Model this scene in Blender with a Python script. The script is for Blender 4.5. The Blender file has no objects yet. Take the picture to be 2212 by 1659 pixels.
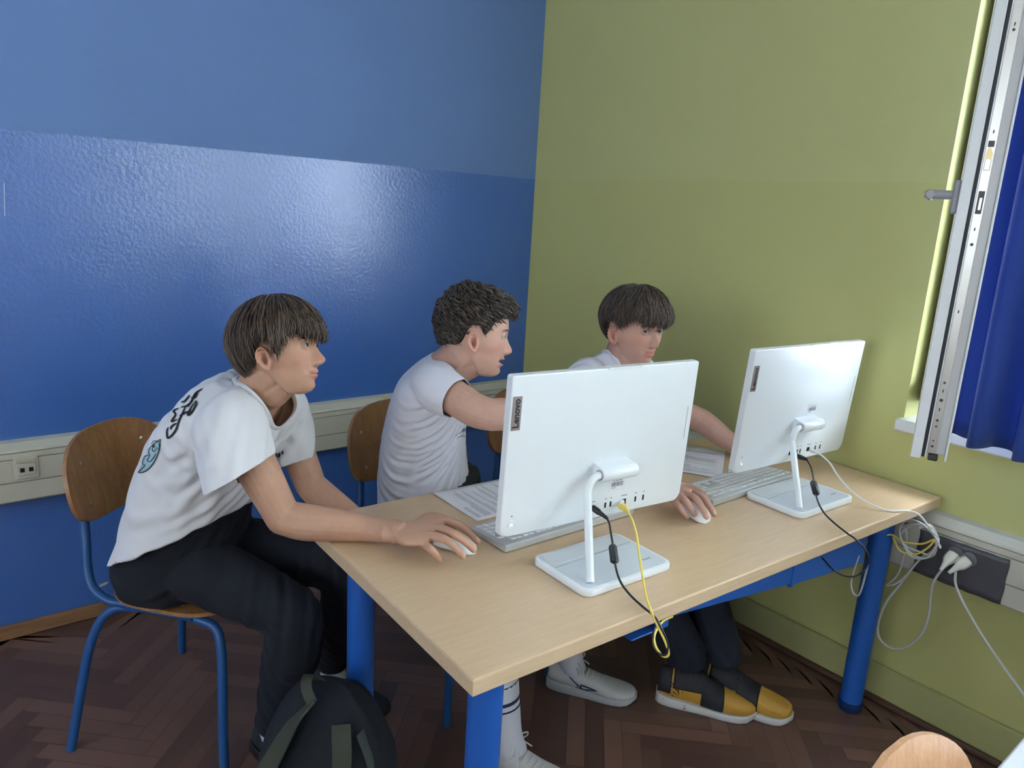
import bpy, bmesh, math, random
import numpy as np
from mathutils import Vector, Matrix, noise
from mathutils.bvhtree import BVHTree
random.seed(7); np.random.seed(7)
S = bpy.context.scene
COL = S.collection

# ------------------------------------------------------------------ camera
IW, IH, FPX = 2212, 1659, 1598.12
CAM = np.array([-2.38265, -2.77890, 1.51097])
def _rot():
    yaw, pit, roll = np.radians([50.21179733, -13.13307274, 3.38440827])
    f = np.array([np.cos(yaw)*np.cos(pit), np.sin(yaw)*np.cos(pit), np.sin(pit)])
    r = np.array([np.sin(yaw), -np.cos(yaw), 0]); u = np.cross(r, f)
    return np.array([np.cos(roll)*r + np.sin(roll)*u, -np.sin(roll)*r + np.cos(roll)*u, f])
RC = _rot()
cam_data = bpy.data.cameras.new('camera'); cam = bpy.data.objects.new('camera', cam_data); COL.objects.link(cam)
cam_data.sensor_width = 36; cam_data.lens = FPX*36/IW; cam_data.clip_start = .05
m = Matrix.Identity(4)
for i in range(3):
    m[i][0] = RC[0][i]; m[i][1] = RC[1][i]; m[i][2] = -RC[2][i]; m[i][3] = CAM[i]
cam.matrix_world = m
S.camera = cam
S.view_settings.view_transform = 'Standard'; S.view_settings.look = 'None'
S.view_settings.exposure = 0.0; S.view_settings.gamma = 1
S.view_settings.use_curve_mapping = False

# ------------------------------------------------------------------ world and daylight
world = bpy.data.worlds.new('sky'); S.world = world; world.use_nodes = True
wn = world.node_tree.nodes; wl = world.node_tree.links
bg = wn['Background']; bg.inputs[0].default_value = (.74, .86, 1, 1); bg.inputs[1].default_value = 7.0
WIN = [(-3.55, -1.84), (-5.60, -3.80), (-7.60, -5.85)]      # windows in the green wall: y ranges
WZ0, WZ1 = .95, 2.72
for y0, y1 in WIN:
    ld = bpy.data.lights.new('daylight', 'AREA'); ld.shape = 'RECTANGLE'; ld.size = y1-y0; ld.size_y = WZ1-WZ0
    ld.energy = 240; ld.color = (.76, .88, 1.0)
    lo = bpy.data.objects.new('window_daylight', ld); COL.objects.link(lo)
    lo.location = (.42, (y0+y1)/2, (WZ0+WZ1)/2); lo.rotation_euler = (math.radians(90), 0, math.radians(90))

for y0, y1 in ((-2.6, -.8), (-5.4, -3.6)):                     # soft fill lamps, added behind made-up windows in the opposite wall
    ld = bpy.data.lights.new('daylight', 'AREA'); ld.shape = 'RECTANGLE'; ld.size = y1-y0; ld.size_y = 1.45
    ld.energy = 9; ld.color = (1.0, .95, .86)
    lo = bpy.data.objects.new('added_fill_light', ld); COL.objects.link(lo)
    lo.location = (-6.42, (y0+y1)/2, 1.975); lo.rotation_euler = (math.radians(90), 0, math.radians(-90))

# helpers: photo ray to place, used for real depths
def ray(x, y):
    d = RC.T @ np.array([(x-IW/2)/FPX, -(y-IH/2)/FPX, 1.0]); return d/np.linalg.norm(d)
def at(x, y, d):                     # point seen at (x, y) whose distance along the view axis is d
    r = ray(x, y); return CAM + r*(d/(RC[2] @ r))
def atz(x, y, z):
    r = ray(x, y); return CAM + r*((z-CAM[2])/r[2])
def atx(x, y, k):
    r = ray(x, y); return CAM + r*((k-CAM[0])/r[0])
def aty(x, y, k):
    r = ray(x, y); return CAM + r*((k-CAM[1])/r[1])
DTH, DG, DYN = -0.04414448, 0.03031331, -1.99765969
dc, ds = math.cos(DTH), math.sin(DTH)
def dw(a, b, z): return np.array([-DG-dc*a-ds*b, DYN-ds*a+dc*b, z])   # desk frame to world

# ------------------------------------------------------------------ materials
MATS = {}
def mat(name, col, rough=.5, metal=0., bump=0., bscale=60., spec=.5, var=0., vscale=8., coat=0., sheen=0., sss=0., emit=None, trans=0., bdetail=3.):
    if name in MATS: return MATS[name]
    m = bpy.data.materials.new(name); m.use_nodes = True; MATS[name] = m
    nt = m.node_tree; n = nt.nodes; l = nt.links; b = n['Principled BSDF']
    b.inputs['Base Color'].default_value = (*col, 1); b.inputs['Roughness'].default_value = rough
    b.inputs['Metallic'].default_value = metal; b.inputs['Specular IOR Level'].default_value = spec
    b.inputs['Coat Weight'].default_value = coat; b.inputs['Sheen Weight'].default_value = sheen
    b.inputs['Transmission Weight'].default_value = trans
    if sss: b.inputs['Subsurface Weight'].default_value = sss; b.inputs['Subsurface Radius'].default_value = (.012, .005, .003)
    if emit: b.inputs['Emission Color'].default_value = (*emit[:3], 1); b.inputs['Emission Strength'].default_value = emit[3]
    tc = n.new('ShaderNodeTexCoord')
    if var:
        t = n.new('ShaderNodeTexNoise'); t.inputs['Scale'].default_value = vscale; t.inputs['Detail'].default_value = 5
        l.new(tc.outputs['Object'], t.inputs['Vector'])
        r = n.new('ShaderNodeMix'); r.data_type = 'RGBA'
        r.inputs[6].default_value = (*[c*(1-var) for c in col], 1); r.inputs[7].default_value = (*[min(1, c*(1+var)) for c in col], 1)
        l.new(t.outputs['Fac'], r.inputs[0]); l.new(r.outputs[2], b.inputs['Base Color'])
    if bump:
        t = n.new('ShaderNodeTexNoise'); t.inputs['Scale'].default_value = bscale; t.inputs['Detail'].default_value = bdetail
        l.new(tc.outputs['Object'], t.inputs['Vector'])
        bp = n.new('ShaderNodeBump'); bp.inputs['Strength'].default_value = bump; bp.inputs['Distance'].default_value = .002
        l.new(t.outputs['Fac'], bp.inputs['Height']); l.new(bp.outputs['Normal'], b.inputs['Normal'])
    return m
def wood(name, c1, c2, scale=(1, 14, 14), rough=.4, coat=.0):
    m = bpy.data.materials.new(name); m.use_nodes = True; MATS[name] = m
    nt = m.node_tree; n = nt.nodes; l = nt.links; b = n['Principled BSDF']
    tc = n.new('ShaderNodeTexCoord'); mp = n.new('ShaderNodeMapping'); mp.inputs['Scale'].default_value = scale
    l.new(tc.outputs['Object'], mp.inputs[0])
    t = n.new('ShaderNodeTexNoise'); t.inputs['Scale'].default_value = 6; t.inputs['Detail'].default_value = 8; t.inputs['Distortion'].default_value = .6
    l.new(mp.outputs[0], t.inputs['Vector'])
    mp2 = n.new('ShaderNodeMapping'); mp2.inputs['Scale'].default_value = tuple(s*6 if s > 2 else s*2.5 for s in scale)
    l.new(tc.outputs['Object'], mp2.inputs[0])
    t2 = n.new('ShaderNodeTexNoise'); t2.inputs['Scale'].default_value = 8; t2.inputs['Detail'].default_value = 2
    l.new(mp2.outputs[0], t2.inputs['Vector'])
    ad = n.new('ShaderNodeMath'); ad.operation = 'MULTIPLY_ADD'; ad.inputs[1].default_value = .45; l.new(t2.outputs['Fac'], ad.inputs[0])
    sc = n.new('ShaderNodeMath'); sc.operation = 'MULTIPLY'; sc.inputs[1].default_value = .6; l.new(t.outputs['Fac'], sc.inputs[0]); l.new(sc.outputs[0], ad.inputs[2])
    cr = n.new('ShaderNodeValToRGB'); cr.color_ramp.elements[0].position = .35; cr.color_ramp.elements[1].position = .68
    cr.color_ramp.elements[0].color = (*c1, 1); cr.color_ramp.elements[1].color = (*c2, 1)
    l.new(ad.outputs[0], cr.inputs[0]); l.new(cr.outputs[0], b.inputs['Base Color'])
    b.inputs['Roughness'].default_value = rough; b.inputs['Coat Weight'].default_value = coat; b.inputs['Coat Roughness'].default_value = .15
    return m

# ------------------------------------------------------------------ mesh helpers
class MB:
    """collects verts and faces for one mesh"""
    def __init__(s): s.v = []; s.f = []; s.m = []
    def add(s, vs, fs, mi=0):
        k = len(s.v); s.v += [tuple(map(float, p)) for p in vs]; s.f += [tuple(i+k for i in f) for f in fs]; s.m += [mi]*len(fs); return s
    def box(s, lo, hi, mi=0):
        x0, y0, z0 = lo; x1, y1, z1 = hi
        return s.add([(x0,y0,z0),(x1,y0,z0),(x1,y1,z0),(x0,y1,z0),(x0,y0,z1),(x1,y0,z1),(x1,y1,z1),(x0,y1,z1)],
                     [(0,3,2,1),(4,5,6,7),(0,1,5,4),(1,2,6,5),(2,3,7,6),(3,0,4,7)], mi)
    def loft(s, rings, closed=True, caps=True, mi=0):
        n = len(rings[0]); vs = [p for r in rings for p in r]; fs = []
        for i in range(len(rings)-1):
            for j in range(n if closed else n-1):
                a = i*n+j; b = i*n+(j+1) % n; fs.append((a, b, b+n, a+n))
        if caps and closed:
            fs.append(tuple(range(n))[::-1]); fs.append(tuple(range((len(rings)-1)*n, len(rings)*n)))
        return s.add(vs, fs, mi)
    def tube(s, pts, rad, n=12, mi=0, caps=True):
        pts = [Vector(p) for p in pts]; R = rad if hasattr(rad, '__len__') else [rad]*len(pts)
        t0 = (pts[1]-pts[0]).normalized(); nrm = t0.orthogonal().normalized(); rings = []
        for i, p in enumerate(pts):
            t = (pts[min(i+1, len(pts)-1)]-pts[max(i-1, 0)]).normalized()
            nrm = (nrm - t*nrm.dot(t)); nrm = nrm.normalized() if nrm.length > 1e-6 else t.orthogonal().normalized()
            bn = t.cross(nrm)
            rings.append([p+(nrm*math.cos(2*math.pi*k/n)+bn*math.sin(2*math.pi*k/n))*R[i] for k in range(n)])
        return s.loft(rings, caps=caps, mi=mi)
    def build(s, name, mats, parent=None, smooth=True, bevel=0, seg=2, sub=0, solid=0, loc=None):
        me = bpy.data.meshes.new(name); me.from_pydata(s.v, [], s.f); me.update()
        mats = mats if isinstance(mats, (list, tuple)) else [mats]
        for mm in mats: me.materials.append(mm)
        if len(mats) > 1: me.polygons.foreach_set('material_index', s.m)
        bm = bmesh.new(); bm.from_mesh(me); bmesh.ops.recalc_face_normals(bm, faces=bm.faces); bm.to_mesh(me); bm.free()
        o = bpy.data.objects.new(name, me); COL.objects.link(o)
        if parent is not None: o.parent = parent
        if loc is not None: o.location = loc
        if solid: md = o.modifiers.new('solid', 'SOLIDIFY'); md.thickness = solid; md.offset = 0
        if bevel: md = o.modifiers.new('bevel', 'BEVEL'); md.width = bevel; md.segments = seg; md.limit_method = 'ANGLE'; md.angle_limit = math.radians(40)
        if sub: md = o.modifiers.new('sub', 'SUBSURF'); md.levels = sub; md.render_levels = sub
        if smooth:
            me.polygons.foreach_set('use_smooth', [True]*len(me.polygons))
            if not sub:
                me.set_sharp_from_angle(angle=math.radians(38))
        return o
def spline(pts, n=8):
    P = [np.array(p, float) for p in pts]; P = [2*P[0]-P[1]]+P+[2*P[-1]-P[-2]]; out = []
    for i in range(1, len(P)-2):
        for k in range(n):
            t = k/n; a, b, c_, d = P[i-1:i+3]
            out.append(.5*((2*b)+(-a+c_)*t+(2*a-5*b+4*c_-d)*t*t+(-a+3*b-3*c_+d)*t**3))
    out.append(P[-2]); return out
def tag(o, label=None, cat=None, group=None, kind=None):
    for k, v_ in (('label', label), ('category', cat), ('group', group), ('kind', kind)):
        if v_: o[k] = v_
    return o
def empty(name, loc=(0, 0, 0), rz=0., rot=None):
    o = bpy.data.objects.new(name, None); COL.objects.link(o); o.location = loc; o.rotation_euler = rot or (0, 0, rz)
    o.empty_display_size = .05; return o
def rrect(w, h, r, n=6, cx=0, cy=0):
    out = []
    for qx, qy, a0 in ((1, 1, 0), (-1, 1, 90), (-1, -1, 180), (1, -1, 270)):
        for k in range(n+1):
            a = math.radians(a0+90*k/n); out.append((cx+qx*(w/2-r)+r*math.cos(a), cy+qy*(h/2-r)+r*math.sin(a)))
    return out
def text_mesh(body, size, extrude=.0003, res=3, off=0.):
    cu = bpy.data.curves.new('t', 'FONT'); cu.body = body; cu.size = size; cu.extrude = extrude; cu.resolution_u = res
    cu.offset = off; cu.align_x = 'CENTER'; cu.align_y = 'CENTER'
    ob = bpy.data.objects.new('t', cu); COL.objects.link(ob); dg = bpy.context.evaluated_depsgraph_get()
    me = bpy.data.meshes.new_from_object(ob.evaluated_get(dg)); bpy.data.objects.remove(ob); return me
def evaluated(o):
    dg = bpy.context.evaluated_depsgraph_get(); return bpy.data.meshes.new_from_object(o.evaluated_get(dg))
# ------------------------------------------------------------------ the room
PAINT_Z = 1.664
def painted(name, c_up, c_low, spec_low, rough_up=.75, rough_low=.34, bump=.50, coat=1.):
    m = bpy.data.materials.new(name); m.use_nodes = True; nt = m.node_tree; n = nt.nodes; l = nt.links; b = n['Principled BSDF']
    g = n.new('ShaderNodeNewGeometry'); sp = n.new('ShaderNodeSeparateXYZ'); l.new(g.outputs['Position'], sp.inputs[0])
    lt = n.new('ShaderNodeMath'); lt.operation = 'LESS_THAN'; lt.inputs[1].default_value = PAINT_Z; l.new(sp.outputs[2], lt.inputs[0])
    mx = n.new('ShaderNodeMix'); mx.data_type = 'RGBA'; mx.inputs[6].default_value = (*c_up, 1); mx.inputs[7].default_value = (*c_low, 1)
    l.new(lt.outputs[0], mx.inputs[0]); l.new(mx.outputs[2], b.inputs['Base Color'])
    cw = n.new('ShaderNodeMath'); cw.operation = 'MULTIPLY'; cw.inputs[1].default_value = coat; l.new(lt.outputs[0], cw.inputs[0]); l.new(cw.outputs[0], b.inputs['Coat Weight']); b.inputs['Coat Roughness'].default_value = .24
    mr = n.new('ShaderNodeMix'); mr.inputs[2].default_value = rough_up; mr.inputs[3].default_value = rough_low; l.new(lt.outputs[0], mr.inputs[0]); l.new(mr.outputs[0], b.inputs['Roughness'])
    ms = n.new('ShaderNodeMix'); ms.inputs[2].default_value = .15; ms.inputs[3].default_value = spec_low; l.new(lt.outputs[0], ms.inputs[0]); l.new(ms.outputs[0], b.inputs['Specular IOR Level'])
    t = n.new('ShaderNodeTexNoise'); t.inputs['Scale'].default_value = 75; t.inputs['Detail'].default_value = 4; l.new(g.outputs['Position'], t.inputs['Vector'])
    bp = n.new('ShaderNodeBump'); bp.inputs['Distance'].default_value = .0026; l.new(t.outputs['Fac'], bp.inputs['Height'])
    bs = n.new('ShaderNodeMath'); bs.operation = 'MULTIPLY_ADD'; bs.inputs[1].default_value = bump-.08; bs.inputs[2].default_value = .08; l.new(lt.outputs[0], bs.inputs[0]); l.new(bs.outputs[0], bp.inputs['Strength'])
    l.new(bp.outputs['Normal'], b.inputs['Normal']); l.new(bp.outputs['Normal'], b.inputs['Coat Normal']); return m
M_BLUEWALL = painted('blue wall paint', (.145, .24, .48), (.042, .140, .45), .7)
M_GREENWALL = painted('green wall paint', (.53, .52, .225), (.51, .50, .195), .25, rough_low=.5, bump=.15, coat=0.)
M_CREAM = mat('cream wall paint', (.62, .60, .53), .8, bump=.05)
M_WHITE = mat('ceiling white', (.8, .8, .78), .85)
M_PVC = mat('white pvc', (.74, .75, .74), .35, spec=.5)
M_TRUNK = mat('cream trunking plastic', (.56, .54, .44), .42, var=.04)
M_TRUNKB = mat('cream trunking plastic seam', (.10, .10, .08), .6)
RX0, RY0, RZ = -6.2, -8.0, 3.15
def struct(o): o['kind'] = 'structure'; return o
b = MB().box((RX0, 0, 0), (.3, .2, RZ)); struct(b.build('wall_back', M_BLUEWALL, smooth=False))
b = MB(); ys = [0.0]
for y0, y1 in WIN: ys += [y1, y0]
ys.append(RY0)
for i in range(0, len(ys), 2): b.box((0, ys[i+1], 0), (.30, ys[i], RZ))
for y0, y1 in WIN: b.box((0, y0, 0), (.30, y1, WZ0)); b.box((0, y0, WZ1), (.30, y1, RZ))
struct(b.build('wall_right', M_GREENWALL, smooth=False))
b = MB(); LW = [(-2.6, -.8), (-5.4, -3.6)]; zz0, zz1 = 1.25, 2.7; ys = [.2]  # the openings in this wall are invented to let the fill in
for y0, y1 in LW: ys += [y1, y0]
ys.append(RY0)
for i in range(0, len(ys), 2): b.box((RX0-.2, ys[i+1], 0), (RX0, ys[i], RZ))
for y0, y1 in LW: b.box((RX0-.2, y0, 0), (RX0, y1, zz0)); b.box((RX0-.2, y0, zz1), (RX0, y1, RZ))
struct(b.build('wall_left', M_CREAM, smooth=False))
for i, (y0, y1) in enumerate(LW):
    fr = MB(); f = .06
    fr.box((RX0-.14, y0, zz0), (RX0-.08, y0+f, zz1)); fr.box((RX0-.14, y1-f, zz0), (RX0-.08, y1, zz1)); fr.box((RX0-.14, y0+f, zz0), (RX0-.08, y1-f, zz0+f)); fr.box((RX0-.14, y0+f, zz1-f), (RX0-.08, y1-f, zz1)); fr.box((RX0-.14, (y0+y1)/2-.03, zz0+f), (RX0-.08, (y0+y1)/2+.03, zz1-f))
    struct(fr.build('window_%d' % (i+4), M_PVC, bevel=.004))  # frames of the invented windows, added along with the fill lamps
struct(MB().box((RX0-.2, RY0-.2, 0), (.3, RY0, RZ)).build('wall_front', M_CREAM, smooth=False))
struct(MB().box((RX0-.2, RY0-.2, RZ), (.3, .2, RZ+.15)).build('ceiling', M_WHITE, smooth=False))
# herringbone parquet floor
mf = bpy.data.materials.new('parquet'); mf.use_nodes = True; n = mf.node_tree.nodes; l = mf.node_tree.links; pb = n['Principled BSDF']
ca = n.new('ShaderNodeAttribute'); ca.attribute_name = 'tone'; cr = n.new('ShaderNodeValToRGB')
cr.color_ramp.elements[0].color = (.095, .048, .036, 1); cr.color_ramp.elements[1].color = (.20, .105, .075, 1)
tx = n.new('ShaderNodeTexNoise'); tx.inputs['Scale'].default_value = 22; tx.inputs['Detail'].default_value = 6
ad = n.new('ShaderNodeMath'); ad.operation = 'MULTIPLY_ADD'; ad.inputs[1].default_value = .5; l.new(tx.outputs['Fac'], ad.inputs[0])
sb = n.new('ShaderNodeMath'); sb.operation = 'SUBTRACT'; sb.inputs[1].default_value = .25; l.new(ca.outputs['Fac'], sb.inputs[0]); l.new(sb.outputs[0], ad.inputs[2])
l.new(ad.outputs[0], cr.inputs[0]); l.new(cr.outputs[0], pb.inputs['Base Color']); pb.inputs['Roughness'].default_value = .42
fb = MB(); tones = []
PL, PW = .33, .055; q = PL/PW; rt = math.radians(45)
crn, srn = math.cos(rt), math.sin(rt)
def plank(u0, v0, du, dv):
    gp = .0012; pts = [(u0+gp, v0+gp), (u0+du-gp, v0+gp), (u0+du-gp, v0+dv-gp), (u0+gp, v0+dv-gp)]
    w = [(-1.5+crn*x-srn*y, -1.5+srn*x+crn*y) for x, y in pts]
    cx = sum(p[0] for p in w)/4; cy = sum(p[1] for p in w)/4
    if not (RX0+.3 < cx < -.22 and -4.5 < cy < -.22) : 
        if not (RX0 < cx < 0 and -4.5 < cy < 0): return
        w = [(min(max(x, RX0), 0), min(y, 0)) for x, y in w]
    t = random.random()
    fb.add([(x, y, 0) for x, y in w], [(0, 1, 2, 3)]); tones.append(t)
nn = 115
for i in range(-nn, nn):
    for j in range(-11, 12):
        # herringbone: steps along the diagonal, repeated sideways every 2 plank lengths
        u, v_ = i*PW + j*PL, i*PW - j*PL
        plank(u, v_, PL, PW); plank(u, v_+PW, PW, PL) if False else plank(u-PW, v_, PW, PL)
k = len(fb.f)
fb.box((RX0, RY0, -.12), (0, 0, -.0008)); tones += [0.0]*6
fo = fb.build('floor', mf, smooth=False)
at_ = fo.data.attributes.new('tone', 'FLOAT', 'FACE'); at_.data.foreach_set('value', tones); struct(fo)
# baseboards
M_OAK = wood('wood skirting', (.20, .10, .045), (.33, .18, .085))
M_GPL = mat('green plinth paint', (.42, .41, .17), .5)
o = MB().box((RX0, -.018, 0), (0, 0, .05)).build('baseboard_back', M_OAK, bevel=.004); struct(o)
o = MB().box((-.016, RY0, .0), (0, -.018, .125)).build('baseboard_right', M_GPL, bevel=.004); struct(o)
o = MB().box((-.034, RY0, 0), (-.016, -.018, .02)).build('trim_1', mat('dark wood strip', (.10, .05, .03), .5), bevel=.006); struct(o)
# paint scar on the blue wall
o = MB().tube([aty(0, 395, 0)+np.array([.01, -.001, 0]), aty(10, 467, 0)+np.array([0, -.001, 0])], .0012, 6).build('trim_2', mat('pale scratch', (.45, .55, .75), .6)); struct(o)
pp = aty(224, 1262, -.0); o = MB().loft([[(pp[0]+.016*math.cos(t), -.0016+dy, pp[2]+.005*math.sin(t)+.004*math.cos(t)) for t in np.linspace(0, 2*math.pi, 12, endpoint=False)] for dy in (0, .0015)]).build('trim_3', mat('chipped plaster', (.5, .46, .36), .8)); struct(o)

# cable trunking: profile swept along each wall
def trunk(name, label, p0, p1, nrm, x_cut=None):
    p0 = np.array(p0, float); p1 = np.array(p1, float); nrm = np.array(nrm, float)
    root = empty(name, tuple(p0)); tag(root, label, 'cable trunking')
    prof = [(0, .500), (.052, .500), (.058, .506), (.058, .5665), (.050, .567), (.050, .5695), (.058, .570), (.058, .6445), (.050, .645), (.050, .6475), (.058, .648),
            (.058, .6655), (.051, .666), (.051, .6685), (.058, .669), (.055, .676), (.03, .694), (0, .697)]
    rings = [[(q+nrm*a+np.array([0, 0, z]))-p0 for a, z in prof] for q in (p0, p1)]
    MB().loft(rings).build('trunking_body', M_TRUNK, root, smooth=False)
    return root
tb = trunk('cable_trunking', 'long cream cable trunking running along the blue wall behind the chairs', (-4.2, 0, 0), (-.06, 0, 0), (0, -1, 0))
tr = trunk('cable_trunking', 'cream cable trunking on the green wall with grey taped power outlets', (0, -.06, 0), (0, -4.4, 0), (-1, 0, 0))
# data outlet on the blue wall trunking
c0 = aty(57, 1010, -.06); rx, rz_ = c0[0], c0[2]
q0 = MB().box((rx-.034, -.064, rz_-.037), (rx+.034, -.056, rz_+.037)).build('data_outlet', M_TRUNK, None, bevel=.003); q0.parent = tb; q0.location = (4.2, 0, 0)
q1 = MB().box((rx-.026, -.067, rz_-.024), (rx+.026, -.063, rz_+.014)).build('socket_plate', M_TRUNK, None, bevel=.002); q1.parent = q0
q2 = MB().box((rx-.026, -.067, rz_+.018), (rx+.026, -.063, rz_+.028)).build('name_strip', mat('beige strip', (.50, .43, .33), .4), None, bevel=.001); q2.parent = q0
for dx in (-.012, .012):
    q3 = MB().box((rx+dx-.006, -.0685, rz_-.012), (rx+dx+.006, -.0665, rz_+.002)).build('data_port', mat('black plastic', (.012, .012, .014), .4), None); q3.parent = q0
# yellow clip of cable on top of blue wall trunking
o = MB().tube(spline([aty(x, y, -.05) for x, y in ((838, 852), (829, 858), (828, 866), (836, 870), (842, 866))], 5), .0025, 8).build('cable_clip', mat('yellow cable', (.72, .55, .14), .4), None); o.parent = tb; o.location = (4.2, 0, 0)
M_BLACK = MATS['black plastic']
# dark tape sheet and outlets on the green wall trunking
def gx(px, py, k=-.06): return atx(px, py, k)
M_TAPE = mat('dark grey tape', (.075, .07, .08), .32, bump=.5, bscale=30)
z0, z1 = .505, .642; ya, yb_ = gx(2188, 1190)[1], gx(1992, 1130)[1]
tb2 = MB(); rows = []
nz, ny = 8, 24
for i in range(nz+1):
    rows.append([(-.0600-.0015*abs(math.sin(j*.9+i*1.3)) - (.004 if i == 0 else 0), yb_+(ya-yb_)*j/ny+.0012*math.sin(i*1.7)*(j in (0, ny)), z0+(z1-z0)*i/nz+.0008*math.sin(j*1.1)*(i in (0, nz))) for j in range(ny+1)])
tb2.loft(rows, closed=False); o = tb2.build('tape_sheet', M_TAPE, tr, solid=.001, loc=(0, .06, 0))
M_PLUG = mat('off white plug plastic', (.62, .60, .54), .4)
plug_c = [gx(2062, 1196, -.068), gx(2092, 1209, -.068)]
for i, c_ in enumerate(plug_c):
    o = MB().loft([[(x, c_[1]+.021*math.cos(t), c_[2]+.021*math.sin(t)) for t in np.linspace(0, 2*math.pi, 24, endpoint=False)] for x in (-.060, -.066)]).build('power_socket', mat('grey socket', (.16, .15, .15), .4), tr, bevel=.001, loc=(0, .06, 0))
def cable(name, label, pts, r, m_, cat='cable', group=None, n=7, parent=None):
    o = MB().tube(spline(pts, n), r, 10).build(name, m_, parent)
    if parent is None: tag(o, label, cat, group)
    return o
# -- the two power cables with their plugs
M_GCAB = mat('light grey cable', (.55, .55, .52), .4)
M_YCAB = mat('yellow network cable', (.80, .62, .12), .4)
M_BCAB = mat('black cable', (.012, .012, .014), .35)
def plugset(c_, path, label):
    root = empty('power_cable', tuple(c_)); tag(root, label, 'cable')
    c_ = np.array(c_)
    d = (np.array(path[0])-c_); d /= np.linalg.norm(d)
    st = c_+np.array([-.004, 0, 0]); rings = []
    for t, rr in ((0, .017), (.012, .018), (.022, .016), (.034, .010), (.05, .0065), (.062, .0048)):
        p = st + d*t + np.array([-.012*min(1, t/.02), 0, 0])
        u = np.cross(d, [1, 0, 0]); u /= np.linalg.norm(u); w = np.cross(u, d)
        rings.append([p-c_+u*rr*math.cos(a)+w*rr*.85*math.sin(a) for a in np.linspace(0, 2*math.pi, 8, endpoint=False)])
    MB().loft(rings).build('plug', M_PLUG, root, bevel=.002)
    e = st+d*.058+np.array([-.012, 0, 0])
    MB().tube([np.array(p)-c_ for p in spline([e]+path, 8)], .0038, 10).build('cord', M_GCAB, root)
p1 = [gx(x, y, k) for x, y, k in ((2045, 1218, -.10), (2015, 1262, -.11), (2006, 1330, -.11), (1990, 1370, -.11), (1957, 1398, -.11), (1925, 1400, -.11), (1900, 1378, -.11), (1897, 1345, -.11), (1915, 1300, -.11), (1945, 1262, -.11), (1972, 1225, -.11), (1990, 1205, -.12), (2015, 1190, -.12), (2025, 1165, -.12), (2010, 1135, -.13), (1985, 1140, -.14))]
plugset(plug_c[0], p1, 'pale power cable whose plug sits left, hanging in a wide loop beside the desk leg')
p2 = [gx(x, y, k) for x, y, k in ((2064, 1228, -.10), (2064, 1260, -.11), (2080, 1300, -.12), (2115, 1362, -.13), (2160, 1430, -.14), (2212, 1502, -.16), (2260, 1570, -.2), (2300, 1650, -.25))]
plugset(plug_c[1], p2, 'pale power cable whose plug sits right, running down towards the lower right corner')
# -- coil of network cable hanging off the desk corner
root = empty('cable_coil', tuple(gx(1985, 1170, -.2))); tag(root, 'loose coil of pale and yellow network cables hanging at the right end of the desk', 'cable')
o0 = gx(1985, 1170, -.2)
rng = random.Random(3)
def gpath(l, k): return [gx(x, y, k)-o0 for x, y in l]
coilp = []
for i in range(26):
    a = i*2*math.pi/8.3; cx = 1985+6*math.sin(i*.8); cy = 1166+5*math.cos(i*1.3)
    coilp.append(gx(cx+(38+4*math.sin(i*2.1))*math.cos(a)-8*math.sin(a), cy+(34+5*math.cos(i*1.7))*math.sin(a)+14*math.cos(a), -.13-.0012*i)-o0)
MB().tube(spline(coilp, 5), .0028, 8).build('pale_loop', M_GCAB, root)
MB().tube(spline(gpath([(1872, 1172), (1900, 1162), (1926, 1155), (1950, 1170), (1990, 1175), (2018, 1166), (2002, 1185), (1975, 1198), (1945, 1190), (1928, 1160)], -.15), 6), .0028, 8).build('yellow_strand', M_YCAB, root)
MB().tube(spline(gpath([(1990, 1205), (1972, 1225), (1960, 1240), (1934, 1262), (1915, 1265)], -.13)+[], 6), .0028, 8).build('pale_strand', M_GCAB, root)
MB().tube(spline(gpath([(1925, 1160), (1924, 1140), (1940, 1130), (1958, 1150), (1952, 1200), (1940, 1240), (1916, 1264)], -.12), 6), .0028, 8).build('pale_strand', M_GCAB, root)
MB().tube(spline(gpath([(1856, 1200), (1845, 1230), (1838, 1262), (1845, 1284), (1858, 1280), (1875, 1220)], -.30), 6), .0028, 8).build('pale_strand', M_GCAB, root)

# ------------------------------------------------------------------ window
def pane_mat():
    return mat('window glass', (1, 1, 1), .02, trans=1., spec=.4)
M_GASK = mat('black gasket', (.012, .014, .022), .5)
M_STEEL = mat('fitting steel', (.52, .50, .46), .32, metal=.9, var=.15, vscale=12)
M_ALUW = mat('sash white profile', (.60, .60, .58), .3)
for i, (y0, y1) in enumerate(WIN):
    fr = MB(); X0, X1 = .15, .22; f = .06; ymid = (y0+y1)/2
    fr.box((X0, y0, WZ0), (X1, y0+f, WZ1)); fr.box((X0, y1-f, WZ0), (X1, y1, WZ1)); fr.box((X0, y0+f, WZ0), (X1, y1-f, WZ0+f)); fr.box((X0, y0+f, WZ1-f), (X1, y1-f, WZ1))
    fr.box((X0, ymid-.035, WZ0+f), (X1, ymid+.035, WZ1-f))
    w = fr.build('window_%d' % (i+1), M_PVC, bevel=.004); struct(w)
    gl = MB(); gl.box((.18, y0+f, WZ0+f), (.184, ymid-.035, WZ1-f))
    if i: gl.box((.18, ymid+.035, WZ0+f), (.184, y1-f, WZ1-f))
    gl.build('window_pane', pane_mat(), w, smooth=False)
    sl = MB().box((-.035, y0-.04, WZ0-.035), (.15, y1+.012, WZ0+.003)).build('window_sill', M_PVC, w, bevel=.006)
# open sash
hy, hx = -1.90, .135
e_bot = np.array([-.476, -2.136]); hv = e_bot-np.array([hx, hy]); SL = np.linalg.norm(hv); hv /= SL
ang = math.atan2(hv[1], hv[0])
sash = empty('window_sash', (hx, hy, 0.995), ang); tag(sash, 'white window sash standing open into the room beside the blue curtain', 'window sash')
SH = 1.66; TH = .072
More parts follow.
